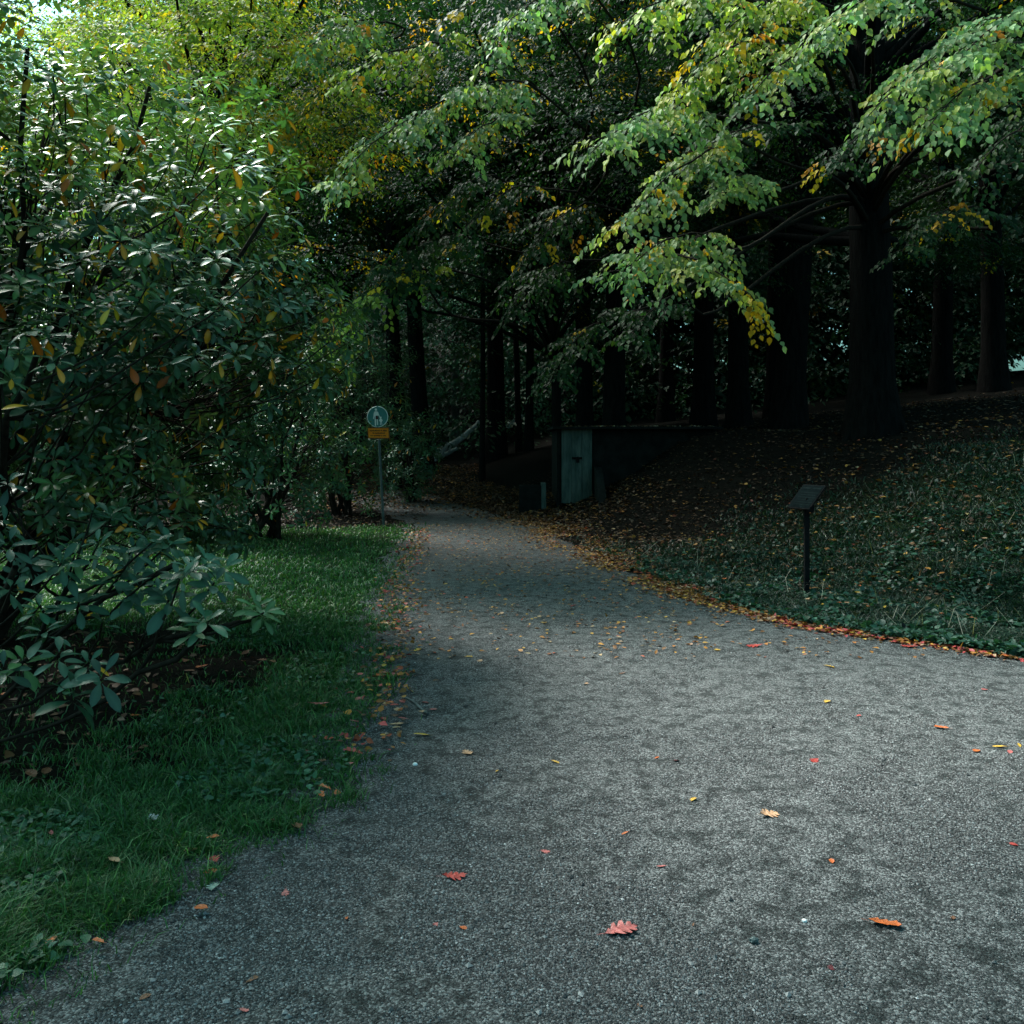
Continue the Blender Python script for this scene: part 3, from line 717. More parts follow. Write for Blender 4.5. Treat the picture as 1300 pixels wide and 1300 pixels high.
n = 300000
Y = rand_Y(n, 6.0, 17.5, 1.4); X = U(redge(Y)-.15, .62*Y+.4); d = bank_d(X, Y)
tuft = .5+.5*np.sin(X*6+np.sin(Y*5)*2)*np.sin(Y*6+1)
fade = np.clip((14.4 - Y + .8*np.sin(X*2))/4.5, 0, 1)*np.clip((X-redge(Y)+.1*np.sin(Y*9)-.03)/.3, 0, 1)*np.clip((X - (3.4 - (Y-7)*.28) + 1.2)/1.2, 0, 1)
k = rng.random(n) < fade*(.25+.75*tuft); X, Y, tuft = X[k], Y[k], tuft[k]; n = len(X)
mb = MB(); P = np.stack([X, Y, hgt(X, Y)-.005], 1)
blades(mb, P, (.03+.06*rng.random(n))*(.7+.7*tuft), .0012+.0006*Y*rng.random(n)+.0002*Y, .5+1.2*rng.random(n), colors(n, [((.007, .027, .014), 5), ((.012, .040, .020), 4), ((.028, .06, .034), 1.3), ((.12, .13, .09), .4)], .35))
n2 = 220; Y = U(7, 12.5, n2); X = U(redge(Y)+.5, .6*Y); P = np.stack([X, Y, hgt(X, Y)], 1)
blades(mb, P, .18+.22*rng.random(n2), np.full(n2, .0022), .8+1.3*rng.random(n2), colors(n2, [((.28, .26, .2), 1), ((.2, .2, .14), 1)]))
m = 16000; Y = rand_Y(m, 6.2, 13.5, 1.3); X = U(redge(Y), .6*Y)
k = (np.sin(X*5+1)*np.sin(Y*4.2) > -.1) & (rng.random(m) < np.clip((13.4-Y)/3, 0, 1)); X, Y = X[k], Y[k]; m = len(X)
scatter(mb, T_MID, np.stack([X, Y, hgt(X, Y)+.02+.05*rng.random(m)], 1), nrm(rng.normal(size=(m, 3))*[1, 1, .3]), nrm(UP+rng.normal(size=(m, 3))*.4), .03+.04*rng.random(m), colors(m, [((.012, .05, .03), 4), ((.024, .08, .05), 2)]), 1.4)
tag(mb.build('bank_grass', M_GRASS), 'rough green grass and weeds on the bank right of the path', 'grass', kind='stuff')

# ------------------------------------------------------------------ loose gravel stones on the near path
n = 340000
Y = rand_Y(n, 2.0, 9.5, 2.3); X = U(np.maximum(-.66*Y-.3, ledge(Y)-.34), np.minimum(.6*Y+.1, redge(Y)))
cl = 2.2*(.6*vnoise(X*2.3+7, Y*2.3) + .4*vnoise(X*7, Y*7+9)) - 1.1
k = rng.random(n) < np.clip(.45+2.2*cl, .03, 1); X, Y = X[k], Y[k]; n = len(X)
r = (.0017+.0030*rng.random(n)**2.0)*(1+.05*Y); r = np.where(rng.random(n) < .004, r*2.2, r)
OV = np.array([[1,0,0],[0,1,0],[-1,0,0],[0,-1,0],[0,0,.75],[0,0,-.75]], float)
OF = np.array([[0,1,4],[1,2,4],[2,3,4],[3,0,4],[1,0,5],[2,1,5],[3,2,5],[0,3,5]])
V = OV[None]*(.7+.6*rng.random((n, 6, 1)))*r[:, None, None]*np.array([1.2, 1.0, .9])
a = rng.random(n)*6.28; ca, sa = np.cos(a)[:, None], np.sin(a)[:, None]
V = np.stack([V[..., 0]*ca - V[..., 1]*sa, V[..., 0]*sa + V[..., 1]*ca, V[..., 2]], -1) + np.stack([X, Y, hgt(X, Y)+.006+r*.35], 1)[:, None]
g = np.clip(.016+.20*rng.random(n)**2.2 + (rng.random(n) < .02)*.2, .03, .6)
mb = MB(); mb.add(V.reshape(-1, 3), (OF[None]+(np.arange(n)*6)[:, None, None]).reshape(-1, 3), np.repeat(np.stack([g*.97, g*1.0, g*1.02], 1), 6, 0))
tag(mb.build('loose_gravel', M_STONE, smooth=False), 'loose grey gravel chips strewn over the path', 'gravel', kind='stuff')

# ------------------------------------------------------------------ leaf litter (too many to count)
PAL_LIT = [((.26, .105, .02), 4), ((.38, .19, .03), 2.5), ((.12, .052, .02), 4), ((.28, .19, .11), 1.6), ((.28, .055, .025), 1)]
PAL_DIM = [((.07, .034, .014), 4), ((.13, .065, .016), 1.6), ((.04, .02, .01), 6), ((.10, .07, .045), 1)]  # the same litter darkened, shade put into its colour
mb = MB()
def litter(X, Y, sz=(.035, .06), lift=.012, tilt=.35, pal=PAL_LIT):
    m = len(X); P = np.stack([X, Y, hgt(X, Y)+lift+.015*rng.random(m)], 1)
    scatter(mb, T_MID, P, nrm(rng.normal(size=(m, 3))*[1, 1, .15]), nrm(UP+rng.normal(size=(m, 3))*tilt), sz[0]+(sz[1]-sz[0])*rng.random(m), colors(m, pal, .3), .8+.6*rng.random(m))
m = 11000; Y = U(7.2, 19, m); X = redge(Y) + (.14+.03*np.clip(Y-8, 0, 6))*rng.normal(size=m) + .02 + np.clip((Y-9)*.03, 0, .4)*np.abs(rng.normal(size=m)); k = rng.random(m) < 2.4*vnoise(X*2.2, Y*1.6+5)-.5; litter(X[k], Y[k])          # drift on the right edge
m = 1300; Y = U(6.2, 8, m); X = redge(Y) + .09*rng.normal(size=m); litter(X, Y, pal=PAL_LIT+[((.35, .05, .05), 5)])
m = 20000; Y = U(16.2, 31, m); X = U(ledge(np.minimum(Y, 27))-1.6, redge(np.minimum(Y, 27))+2.5); k = rng.random(m) < np.clip((Y-16.4-1.9*np.clip(-X, -.6, 1.6))/2.4, .02, 1); X, Y = X[k], Y[k]; litter(X, Y, (.05, .09), pal=PAL_LIT[:1]+PAL_DIM+PAL_DIM[:1])                # carpet where the path bends
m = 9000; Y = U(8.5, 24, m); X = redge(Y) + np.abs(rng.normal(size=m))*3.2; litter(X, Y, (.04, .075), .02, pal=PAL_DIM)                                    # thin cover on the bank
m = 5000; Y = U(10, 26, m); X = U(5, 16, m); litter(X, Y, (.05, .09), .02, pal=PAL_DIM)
m = 1800; X = U(-7, -1.8, m); Y = U(16.3, 21, m); litter(X, Y, (.04, .08), pal=PAL_DIM)
m = 2400; Y = U(6.5, 17, m); X = U(ledge(Y), redge(Y)); litter(X, Y, (.03, .05), .008, .2)
m = 900; Y = U(4.5, 16, m); X = ledge(Y) + .12*rng.normal(size=m) - .05; litter(X, Y, (.03, .055), .03, .5, PAL_LIT+[((.35, .05, .05), 3)])
m = 620; X = U(-5.5, -1.7, m); Y = U(3.6, 7.6, m); k = soil_mask(X, Y); litter(X[k], Y[k], (.04, .08), .01, .3, [((.10, .045, .02), 4), ((.16, .10, .06), 2), ((.05, .026, .014), 5)])  # leaf colours dimmed to stand for shade under the shrub
m = 170; Xr = U(1.0, 4.4, m); scatter(mb, T_MID, np.stack([Xr, 18.82+.10*rng.random(m), np.full(m, EYE+14/F*19+.083)], 1), nrm(rng.normal(size=(m, 3))*[1, 1, .1]), nrm(UP+rng.normal(size=(m, 3))*.4), .04+.03*rng.random(m), colors(m, [((.28, .22, .15), 2), ((.22, .12, .05), 1)]))
m = 1500; Y = U(8.5, 17, m); X = U(redge(Y)+1, .66*Y+1); litter(X, Y, (.04, .085), .035, .4)
tag(mb.build('leaf_litter', M_LITTER), 'brown and orange fallen leaves drifted along the path edge and over the bank', 'leaf litter', kind='stuff')

# ------------------------------------------------------------------ fallen leaves one can count
LCOL = {'red': (.40, .045, .035), 'pink': (.48, .13, .12), 'orange': (.52, .12, .025), 'yellow': (.55, .32, .03), 'tan': (.52, .30, .17), 'brown': (.17, .07, .03),
        'pale green': (.30, .42, .36), 'dark red': (.16, .03, .035), 'white': (.6, .6, .58)}
LMAT = {}
def lmat(c):
    if c not in LMAT:
        a = np.array(LCOL[c]); LMAT[c] = noise_mat('fallen_leaf_' + c.replace(' ', '_'), tuple(a*.5), tuple(np.minimum(a*.95, .9)), 4, .5, .25, 9, spec=.4)
    return LMAT[c]
LMESH = {}
def leaf_mesh(shape, c, var):
    key = (shape, c, var)
    if key in LMESH: return LMESH[key]
    r = random.Random(hash((shape, var)) & 0xffff)
    if shape == 'oak':
        yy = np.array([0, .06, .13, .2, .24, .33, .40, .44, .53, .62, .67, .74, .83, .87, .93, 1.0]); w = np.array([.012, .03, .13, .20, .09, .30, .36, .12, .36, .33, .11, .24, .20, .08, .07, 0])
        sh = np.array([0, 0, .03, .03, 0, .06, .08, 0, .09, .08, 0, .08, .07, 0, .01, 0])
    elif shape == 'curled':
        yy = np.array([0, .08, .17, .26, .33, .45, .52, .60, .72, .80, .86, .94, 1.0]); w = np.array([.012, .06, .15, .19, .13, .20, .22, .15, .21, .23, .16, .10, 0]); sh = np.array([0, 0, .02, .03, 0, .03, .04, 0, .03, .05, .02, 0, 0])
    elif shape == 'long':
        yy = np.linspace(0, 1, 12); w = .15*np.sin(np.pi*yy**.85)**.8; w[0] = .01; w[-1] = 0; sh = np.zeros(12)
    else:
        yy = np.linspace(0, 1, 12); w = .30*np.sin(np.pi*yy**.75)**.85; w[0] = .015; w[-1] = 0; sh = np.zeros(12)
    curl = r.uniform(.7, 2.0) if shape == 'curled' else r.uniform(-.15, .3) if shape == 'oak' else r.uniform(.2, .8); bend = r.uniform(-.2, .25); tw = r.uniform(-.3, .3)
    v = []
    for y, ww, s in zip(yy, w, sh):
        for q in (-1, -.5, 0, .5, 1):
            x = q*ww*r.uniform(.88, 1.1); yb = y + (s*abs(q))
            z = curl*x*x + bend*(y-.5)**2 + tw*x*(y-.5) + r.uniform(-.012, .012) + .02*abs(q)
            v.append((x, yb-.5, z))
    st = np.array([[-.008, -.5, .0], [.008, -.5, .0], [.03, -.72, .02], [.015, -.73, .02]])
    v = np.array(v); f = []
    for k in range(len(yy)-1):
        for q in range(4):
            a = k*5+q; f.append((a, a+1, a+6, a+5))
    mb = MB(); mb.add(v, f); mb.add(st, [[0, 1, 2, 3]])
    me = mb.mesh('fallen_leaf', lmat(c)); LMESH[key] = me
    return me
N_LEAF = 0
def fallen(px, py, wpx, shape, c, label, group='fallen leaves on the path', rot=None, lift=.010, loc=None):
    global N_LEAF
    p = hit(px, py) if loc is None else np.asarray(loc, float)
    me = leaf_mesh(shape, c, N_LEAF % 5); N_LEAF += 1
    o = bpy.data.objects.new('fallen_leaf', me); COL.objects.link(o)
    L = wpx/F*p[1]
    zmin = min(v.co.z for v in me.vertices)*L
    o.location = (p[0], p[1], p[2]+lift - zmin*.7); o.scale = (L,)*3
    a = U(0, 6.28) if rot is None else rot
    o.rotation_euler = (rng.normal()*.10, rng.normal()*.10, a)
    return tag(o, label, 'leaf', group)
H_ = math.pi/2
BIG = [  # px, py, width px, shape, colour, label, rotation
    (788, 1187, 48, 'oak', 'pink', 'large pinkish red lobed oak leaf, biggest leaf on the near gravel', -1.2),
    (1124, 1178, 40, 'curled', 'orange', 'vivid orange red curled leaf on the near gravel at right', -1.9),
    (577, 1117, 33, 'oak', 'red', 'narrow bright red lobed leaf on the gravel left of centre', -1.3),
    (976, 1039, 30, 'oak', 'tan', 'tan orange lobed leaf on the gravel in the middle of the wide area', -1.1),
    (594, 960, 20, 'oak', 'tan', 'pale pinkish tan leaf alone on gravel right of the twig', .5),
    (535, 936, 21, 'long', 'yellow', 'long yellow brown leaf on the gravel below the twig', H_),
    (504, 922, 20, 'long', 'tan', 'long cream coloured leaf at the gravel edge just below the twig', H_),
    (1195, 927, 18, 'curled', 'orange', 'curled orange brown leaf on the gravel far at right', 1.3),
    (448, 967, 27, 'curled', 'red', 'curled dusky red leaf where lawn meets gravel below the twig', 1.4),
    (404, 904, 28, 'oak', 'pink', 'bright pink lobed leaf lying on the lawn grass', 1.9),
    (270, 1131, 24, 'oak', 'pale green', 'pale silvery green lobed leaf at the near grass edge', .2),
    (272, 1108, 20, 'oak', 'red', 'crimson leaf just above the pale silvery leaf at the grass edge', .6),
    (195, 1055, 22, 'oak', 'white', 'whitish dry leaf standing in the near grass', .8),
    (65, 1074, 18, 'long', 'pink', 'pale pink narrow leaf in the grass at far left', .5),
    (125, 1213, 19, 'curled', 'orange', 'orange brown leaf at the near grass edge in the left corner', 1.2),
    (412, 1013, 20, 'curled', 'orange', 'orange leaf on the grass margin, upper of two close together', 1.2),
    (408, 1023, 20, 'curled', 'orange', 'reddish orange leaf on the grass margin, lower of two close together', .4),
    (958, 822, 22, 'oak', 'red', 'deep red leaf under the grass at the right path edge', 1.5),
    (1155, 823, 24, 'oak', 'red', 'scarlet leaf at the right path edge beyond the lectern', 1.4),
    (145, 1110, 30, 'long', 'tan', 'large dry tan leaf sunk in the near grass at left', .9),
]
for (px, py, w, sh, c, lab, rot) in BIG:
    lift = .012
    if px < 470 and py < 1220 and c not in ('pale green',): lift = .045
    fallen(px, py, w, sh, c, lab, rot=rot, lift=lift)
MARKS = [(788, 1187, 'the large pink oak leaf'), (1124, 1178, 'the curled orange red leaf'), (577, 1117, 'the narrow red leaf'), (976, 1039, 'the tan lobed leaf'),
         (594, 960, 'the pale pinkish leaf'), (1195, 927, 'the far orange brown leaf'), (525, 898, 'the twig'), (404, 904, 'the pink leaf on the lawn'), (270, 1131, 'the silvery leaf'),
         (448, 967, 'the dusky red leaf'), (1024, 752, 'the lectern post'), (487, 668, 'the round sign'), (145, 1110, 'the dry tan leaf')]
USED = {}
def small_label(px, py, c, where):
    best = min(MARKS, key=lambda m: (m[0]-px)**2 + ((m[1]-py)*1.6)**2)
    dx, dy = px-best[0], py-best[1]
    D = ('right' if dx > 0 else 'left') if abs(dx) > 1.6*abs(dy) else ('below' if dy > 0 else 'above') if abs(dy) > 1.6*abs(dx) else (('lower ' if dy > 0 else 'upper ')+('right' if dx > 0 else 'left'))
    r = math.hypot(dx, dy)
    far = 'close' if r < 45 else 'some way' if r < 120 else 'far'
    D = D + ' of' if 'e' in D and D not in ('below', 'above') or 'i' in D else D
    return f'small {c} leaf on the {where}, {far} {D} {best[2]}'
SMALL = [(588, 1183, 12, 'orange'), (553, 1177, 10, 'pink'), (692, 1086, 14, 'pink'), (839, 1103, 14, 'pink'), (793, 1063, 12, 'orange'), (880, 1018, 13, 'yellow'), (834, 964, 10, 'orange'),
         (859, 968, 10, 'dark red'), (1034, 968, 15, 'red'), (705, 970, 12, 'yellow'), (631, 982, 9, 'yellow'), (1056, 1099, 11, 'orange'), (1287, 1075, 11, 'red'), (1210, 1170, 10, 'brown'),
         (1055, 1237, 13, 'dark red'), (880, 1178, 8, 'brown'), (812, 1286, 10, 'brown'), (1090, 911, 9, 'red'), (1250, 878, 10, 'pink'), (1240, 956, 14, 'orange'), (1268, 950, 18, 'yellow'),
         (1294, 949, 14, 'yellow'), (1282, 958, 11, 'pink'), (910, 827, 12, 'yellow'), (1053, 848, 14, 'yellow'), (1050, 893, 13, 'yellow'), (870, 838, 8, 'tan'), (790, 857, 10, 'brown'),
         (595, 836, 11, 'yellow'), (609, 841, 11, 'tan'), (560, 826, 11, 'brown'), (530, 827, 12, 'yellow'), (744, 870, 9, 'tan'), (440, 1170, 10, 'orange'), (362, 1140, 15, 'pink'),
         (185, 1270, 16, 'brown'), (310, 1288, 14, 'pink'), (320, 1250, 18, 'brown'), (512, 812, 12, 'tan'), (476, 836, 10, 'orange'), (500, 857, 8, 'yellow'), (540, 894, 11, 'pink'), (550, 903, 10, 'pink'),
         (487, 893, 14, 'dark red'), (510, 893, 12, 'pink'), (478, 893, 13, 'orange'), (487, 915, 12, 'red'), (487, 940, 9, 'orange'), (445, 978, 10, 'pink'), (495, 968, 8, 'brown'), (744, 795, 12, 'tan'),
         (728, 770, 14, 'red'), (797, 772, 10, 'tan'), (690, 792, 9, 'yellow'), (875, 792, 9, 'yellow'), (1262, 746, 18, 'orange'), (1141, 729, 12, 'yellow'), (1282, 700, 14, 'yellow'), (1086, 699, 12, 'yellow'),
         (1103, 700, 12, 'tan'), (1200, 675, 14, 'orange'), (1240, 620, 14, 'orange'), (1190, 590, 12, 'red'), (1287, 600, 16, 'orange'), (1270, 745, 20, 'brown'), (735, 640, 0, '')]
for (px, py, w, c) in SMALL:
    if not w: continue
    on = 'gravel'
    if px > 1080 and py < 780: on = 'bank'
    elif px < 470 and py < 1000: on = 'grass edge'
    lab = small_label(px, py, c, on).replace('some way upper', 'upper').replace('some way lower', 'lower').replace('far upper', 'far up').replace('far lower', 'far down')
    lab = {(1262, 746): 'orange leaf low on the bank at right, close to a curled brown leaf', (1200, 675): 'orange leaf in the mid bank grass, right of the lectern board',
           (1240, 620): 'orange leaf high on the bank, below and right of the thickest trunk', (1287, 600): 'topmost orange leaf on the bank at the right edge'}.get((px, py), lab)
    if lab in USED:
        USED[lab] += 1; lab = lab.replace('small', {2: 'tiny', 3: 'thin', 4: 'crumpled'}.get(USED[lab], 'little'), 1)
    else: USED[lab] = 1
    fallen(px, py, w, random.choice(['ovate', 'long', 'curled', 'oak']), c, lab, lift=.03 if on == 'grass edge' else .02 if on == 'bank' else .009)
def drift(n, fx, label_where, cols, group, lift=.02, sz=(.045, .075)):
    for k in range(n):
        x, y = fx(); c = random.choices([q[0] for q in cols], [q[1] for q in cols])[0]
        z = float(hgt(x, y)); px = x/y*F
        fallen(0, 0, U(*sz)/y*F, random.choice(['ovate', 'curled', 'oak', 'ovate']), c, f'{c} fallen leaf {label_where}', group, lift=lift+U(0, .02), loc=(x, y, z))
def f_right():
    y = U(6.3, 11.5); return float(redge(y) + rng.normal()*.16), float(y)
def f_left():
    y = U(2.6, 10); return float(ledge(y) - .05 + rng.normal()*.12), float(y)
def f_bank():
    y = U(7.5, 13); return float(U(redge(y)+.6, .56*y)), float(y)
def f_soil():
    while True:
        x, y = U(-3.2, -1.7), U(3.9, 7.2)
        if soil_mask(x, y): return float(x), float(y)
drift(90, f_right, 'in the drift along the right edge of the path', [('orange', 4), ('red', 2), ('yellow', 3), ('brown', 3), ('tan', 2)], 'leaves drifted along the right path edge')
drift(60, f_left, 'caught in the ragged left edge of the path', [('pink', 3), ('orange', 2), ('brown', 3), ('tan', 2), ('red', 2)], 'leaves caught along the left path edge')
drift(45, f_bank, 'scattered in the rough grass on the bank', [('orange', 3), ('yellow', 3), ('brown', 3), ('tan', 2)], 'leaves scattered on the grassy bank', .05)
drift(24, f_soil, 'on the dark soil under the low rhododendron', [('brown', 6), ('orange', 2)], 'leaves on the soil under the rhododendron', .01, (.05, .09))

# twig and pale stones on the path
p0 = hit(511, 888); p1 = hit(544, 908)
root = empty('twig', (p0+p1)/2, 'short bent grey twig lying on the gravel at the lawn edge', 'twig')
mb = MB(); t = np.linspace(0, 1, 8)[:, None]; P = p0*(1-t)+p1*t + UP*.016 + np.array([0, .03, 0])*np.sin(t*5) ; mb.tube(P, np.linspace(.005, .009, 8), 7)
mb.tube([P[5], P[5]+np.array([.03, .02, .012])], [.005, .003], 5); mb.build('stick', M_STICK, root)
for (px, py, s, lab) in [(527, 975, .013, 'small white stone on the gravel below the twig'), (1021, 1174, .010, 'tiny white stone on the gravel left of the curled orange leaf'), (957, 1203, .016, 'dark grey pebble right of the large pink oak leaf')]:
    p = hit(px, py); bm = MB()
    n1 = 9; a = np.linspace(0, 2*np.pi, n1, endpoint=False); rings = []
    for zz, rr in ((-.6, .6), (-.1, 1.0), (.35, .8), (.6, .35)):
        rings.append(np.stack([np.cos(a)*rr*s*(1+.15*rng.normal(size=n1)), np.sin(a)*rr*s*.7*(1+.15*rng.normal(size=n1)), np.full(n1, zz*s)], 1))
    V = np.concatenate(rings + [[[0, 0, .65*s]]]) + p + UP*(s*.5+.005); f = []
    for q in range(3):
        for w in range(n1): f.append((q*n1+w, q*n1+(w+1) % n1, (q+1)*n1+(w+1) % n1, (q+1)*n1+w))
    bm.add(V, f); bm.add(V[3*n1:], [[w, (w+1) % n1, n1] for w in range(n1)])
    tag(bm.build('pebble', M_SIGNWHITE if 'white' in lab else M_POLE, smooth=False), lab, 'stone')

# ------------------------------------------------------------------ round path sign
sb = hit(487, 668); sb = np.array([(487-CX)/F*16.8, 16.8, float(hgt((487-CX)/F*16.8, 16.8))])
SIGN = empty('path_sign', sb, 'round footpath sign with adult and child, orange plate below, on a leaning pole', 'sign')
tilt = np.array([-.052, 0, 1.0])
def sp(u, z, y=0): return sb + np.array([u + tilt[0]*z, y, z])
mb = MB(); mb.tube([sp(0, -.2), sp(0, 1.0), sp(0, 2.28)], [.024]*3, 12); mb.build('pole', M_POLE, SIGN)
cz = 2.06 - sb[2]
def disc(mb, cx, cz, r0, y0, y1, n=40):
    a = np.linspace(0, 2*np.pi, n, endpoint=False); c = sp(cx, cz)
    ring = lambda r, y: np.stack([c[0]+np.cos(a)*r, np.full(n, c[1]+y), c[2]+np.sin(a)*r], 1)
    V = np.concatenate([ring(r0, y0), ring(r0, y1), [c + [0, y0, 0]], [c + [0, y1, 0]]]); k = np.arange(n); k2 = (k+1) % n
    mb.add(V, np.concatenate([np.stack([k, k2, np.full(n, 2*n)], 1), np.stack([n+k2, n+k, np.full(n, 2*n+1)], 1)])); mb.add(V, np.stack([k2, k, n+k, n+k2], 1))
def flat_poly(mb, pts, y0, th=.002, ox=0, oz=0):
    """convex polygon in the sign plane, th thick towards the viewer"""
    pts = np.array(pts, float); n = len(pts)
    A = np.array([sp(ox+p[0], oz+p[1], y0-th) for p in pts]); B = np.array([sp(ox+p[0], oz+p[1], y0) for p in pts]); k = np.arange(n); k2 = (k+1) % n
    mb.add(np.concatenate([A, [A.mean(0)], B]), np.concatenate([np.stack([k, k2, np.full(n, n)], 1)])); mb.add(np.concatenate([A, B]), np.stack([k2, k, n+k, n+k2], 1))
mb = MB(); disc(mb, 0, cz, .2, -.040, -.034); D = mb.build('disc', M_SIGNTEAL, SIGN, smooth=False)
mb = MB(); a = np.linspace(0, 2*np.pi, 49); c = sp(0, cz); mb.tube(np.stack([c[0]+np.cos(a)*.193, np.full(49, c[1]-.041), c[2]+np.sin(a)*.193], 1), [.0075]*49, 6, cap=False); mb.sub('rim', M_SIGNWHITE, SIGN, D)
mb = MB(); y0 = -.042
circ = lambda cx, cy, r, n=12: [(cx+r*math.cos(q*2*math.pi/n), cy+r*math.sin(q*2*math.pi/n)) for q in range(n)]
ox, oz = -.025, cz
flat_poly(mb, circ(0, .135, .024), y0, ox=ox, oz=oz)                                   # adult: head, trunk, arms, legs
flat_poly(mb, [(-.045, .045), (-.04, .085), (-.02, .104), (.02, .104), (.042, .085), (.05, .04), (.022, -.01), (-.03, -.01)], y0, ox=ox, oz=oz)
flat_poly(mb, [(-.062, -.04), (-.046, .06), (-.03, .055), (-.046, -.045)], y0-.0005, ox=ox, oz=oz)
flat_poly(mb, [(.03, .07), (.046, .06), (.085, -.03), (.07, -.035)], y0-.0005, ox=ox, oz=oz)
flat_poly(mb, [(-.034, -.17), (-.032, .0), (-.006, .0), (-.012, -.17)], y0-.0008, ox=ox, oz=oz)
flat_poly(mb, [(.008, -.155), (.004, .0), (.026, .0), (.028, -.155)], y0-.0008, ox=ox, oz=oz)
mb.sub('adult_figure', M_SIGNWHITE, SIGN, D)
mb = MB(); ox = .058
flat_poly(mb, circ(0, -.012, .016), y0, ox=ox, oz=oz); flat_poly(mb, [(-.02, -.05), (-.012, -.032), (.012, -.032), (.02, -.05), (.022, -.095), (-.022, -.095)], y0, ox=ox, oz=oz)
flat_poly(mb, [(-.036, -.075), (-.016, -.035), (-.008, -.042), (-.028, -.082)], y0-.0005, ox=ox, oz=oz); flat_poly(mb, [(.016, -.035), (.036, -.075), (.028, -.082), (.008, -.042)], y0-.0005, ox=ox, oz=oz)
flat_poly(mb, [(-.018, -.155), (-.014, -.09), (-.002, -.09), (-.006, -.155)], y0-.0008, ox=ox, oz=oz); flat_poly(mb, [(.012, -.15), (.002, -.09), (.014, -.09), (.024, -.15)], y0-.0008, ox=ox, oz=oz)
mb.sub('child_figure', M_SIGNWHITE, SIGN, D)
mb = MB(); flat_poly(mb, [(-.022, -.045), (-.016, .018), (.02, .025), (.035, -.01), (.03, -.05)], y0-.002, ox=-.02, oz=cz); mb.sub('sticker', M_STICKER, SIGN, D)
pz = 1.752 - sb[2]
def plate_box(mb, x0, x1, z0, z1, ya, yb):
    V = np.array([sp(x0, z0, ya), sp(x1, z0, ya), sp(x1, z1, ya), sp(x0, z1, ya), sp(x0, z0, yb), sp(x1, z0, yb), sp(x1, z1, yb), sp(x0, z1, yb)])
    mb.add(V, [[0,1,2,3],[5,4,7,6],[4,5,1,0],[3,2,6,7],[4,0,3,7],[1,5,6,2]])
mb = MB(); plate_box(mb, -.205, .205, pz-.105, pz+.105, -.040, -.034); PLT = mb.build('plate', M_ORANGE, SIGN, smooth=False)
mb = MB()
for (x0, x1, z0, z1) in ((-.203, .203, .092, .103), (-.203, .203, -.103, -.092), (-.203, -.193, -.0918, .0918), (.193, .203, -.0918, .0918)): plate_box(mb, x0, x1, pz+z0, pz+z1, -.043, -.0402)
mb.sub('border', M_STICKER, SIGN, PLT, smooth=False)
mb = MB()
for zz, xa, xb, hgh in ((.045, -.16, .16, .03), (-.002, -.11, .13, .028), (-.05, -.15, .14, .026)):       # three lines of illegible lettering
    x = xa
    while x < xb:
        w = U(.009, .017)
        if rng.random() < .12: x += .014; continue
        plate_box(mb, x, min(x+w, xb), pz+zz-hgh/2*U(.55, 1), pz+zz+hgh/2*U(.5, 1), -.0425, -.0402); x += w+.004
mb.sub('lettering', M_INK, SIGN, PLT, smooth=False)
mb = MB()
for zz in (cz+.1, cz-.1, pz): plate_box(mb, -.05, .05, zz-.014, zz+.014, -.0335, .031)
mb.build('clamps', M_SIGNGREY, SIGN, smooth=False)

# ------------------------------------------------------------------ information lectern
lb = np.array([(1024-CX)/F*9.0, 9.0, 0]); lb[2] = hgt(lb[0], lb[1])
LEC = empty('information_lectern', lb, 'dark information lectern with a tilted board on a single post in bank grass', 'information board')
mb = MB(); mb.box(lb + [-.024, -.024, -.25], lb + [.024, .024, .90]); mb.build('post', M_IRON, LEC, smooth=False)
al = nrm(np.array([-.42, .9, 0])); sl = nrm(np.array([.62, .12, .80])); nn = nrm(np.cross(sl, al)); 
bc = at(1024, 631, 9.0)
def slab(mb, hw, hl, t0, t1, c=bc, oa=0, os_=0):
    V = []
    for t in (t0, t1):
        for (u, w) in ((-1, -1), (1, -1), (1, 1), (-1, 1)): V.append(c + al*(u*hw+oa) + sl*(w*hl+os_) + nn*t)
    mb.add(V, [[0,1,2,3],[7,6,5,4],[0,4,5,1],[1,5,6,2],[2,6,7,3],[3,7,4,0]])
sgn = -1 if nn[0] > 0 else 1          # nn*sgn faces the path
mb = MB(); slab(mb, .155, .15, -.008, .008); BD_ = mb.build('board', M_IRON, LEC, smooth=False)
mb = MB(); slab(mb, .142, .138, sgn*.0085, sgn*.011); mb.sub('panel', M_BOARD, LEC, BD_, smooth=False)
mb = MB()
for (ua, us, w) in ((-.07, .105, .055), (.07, .105, .05)): slab(mb, w, .008, sgn*.0112, sgn*.0122, oa=ua, os_=us)
for q in range(6): slab(mb, .12-.02*(q % 2), .0035, sgn*.0112, sgn*.0122, oa=-.015, os_=.05-.03*q)
mb.sub('printed_lines', M_PRINT, LEC, BD_, smooth=False)
mb = MB(); mb.box(np.array([bc[0]-.02, bc[1]-.05, lb[2]+.86]), np.array([bc[0]+.06, bc[1]+.05, bc[2]-.012])); mb.build('bracket', M_IRON, LEC, smooth=False)

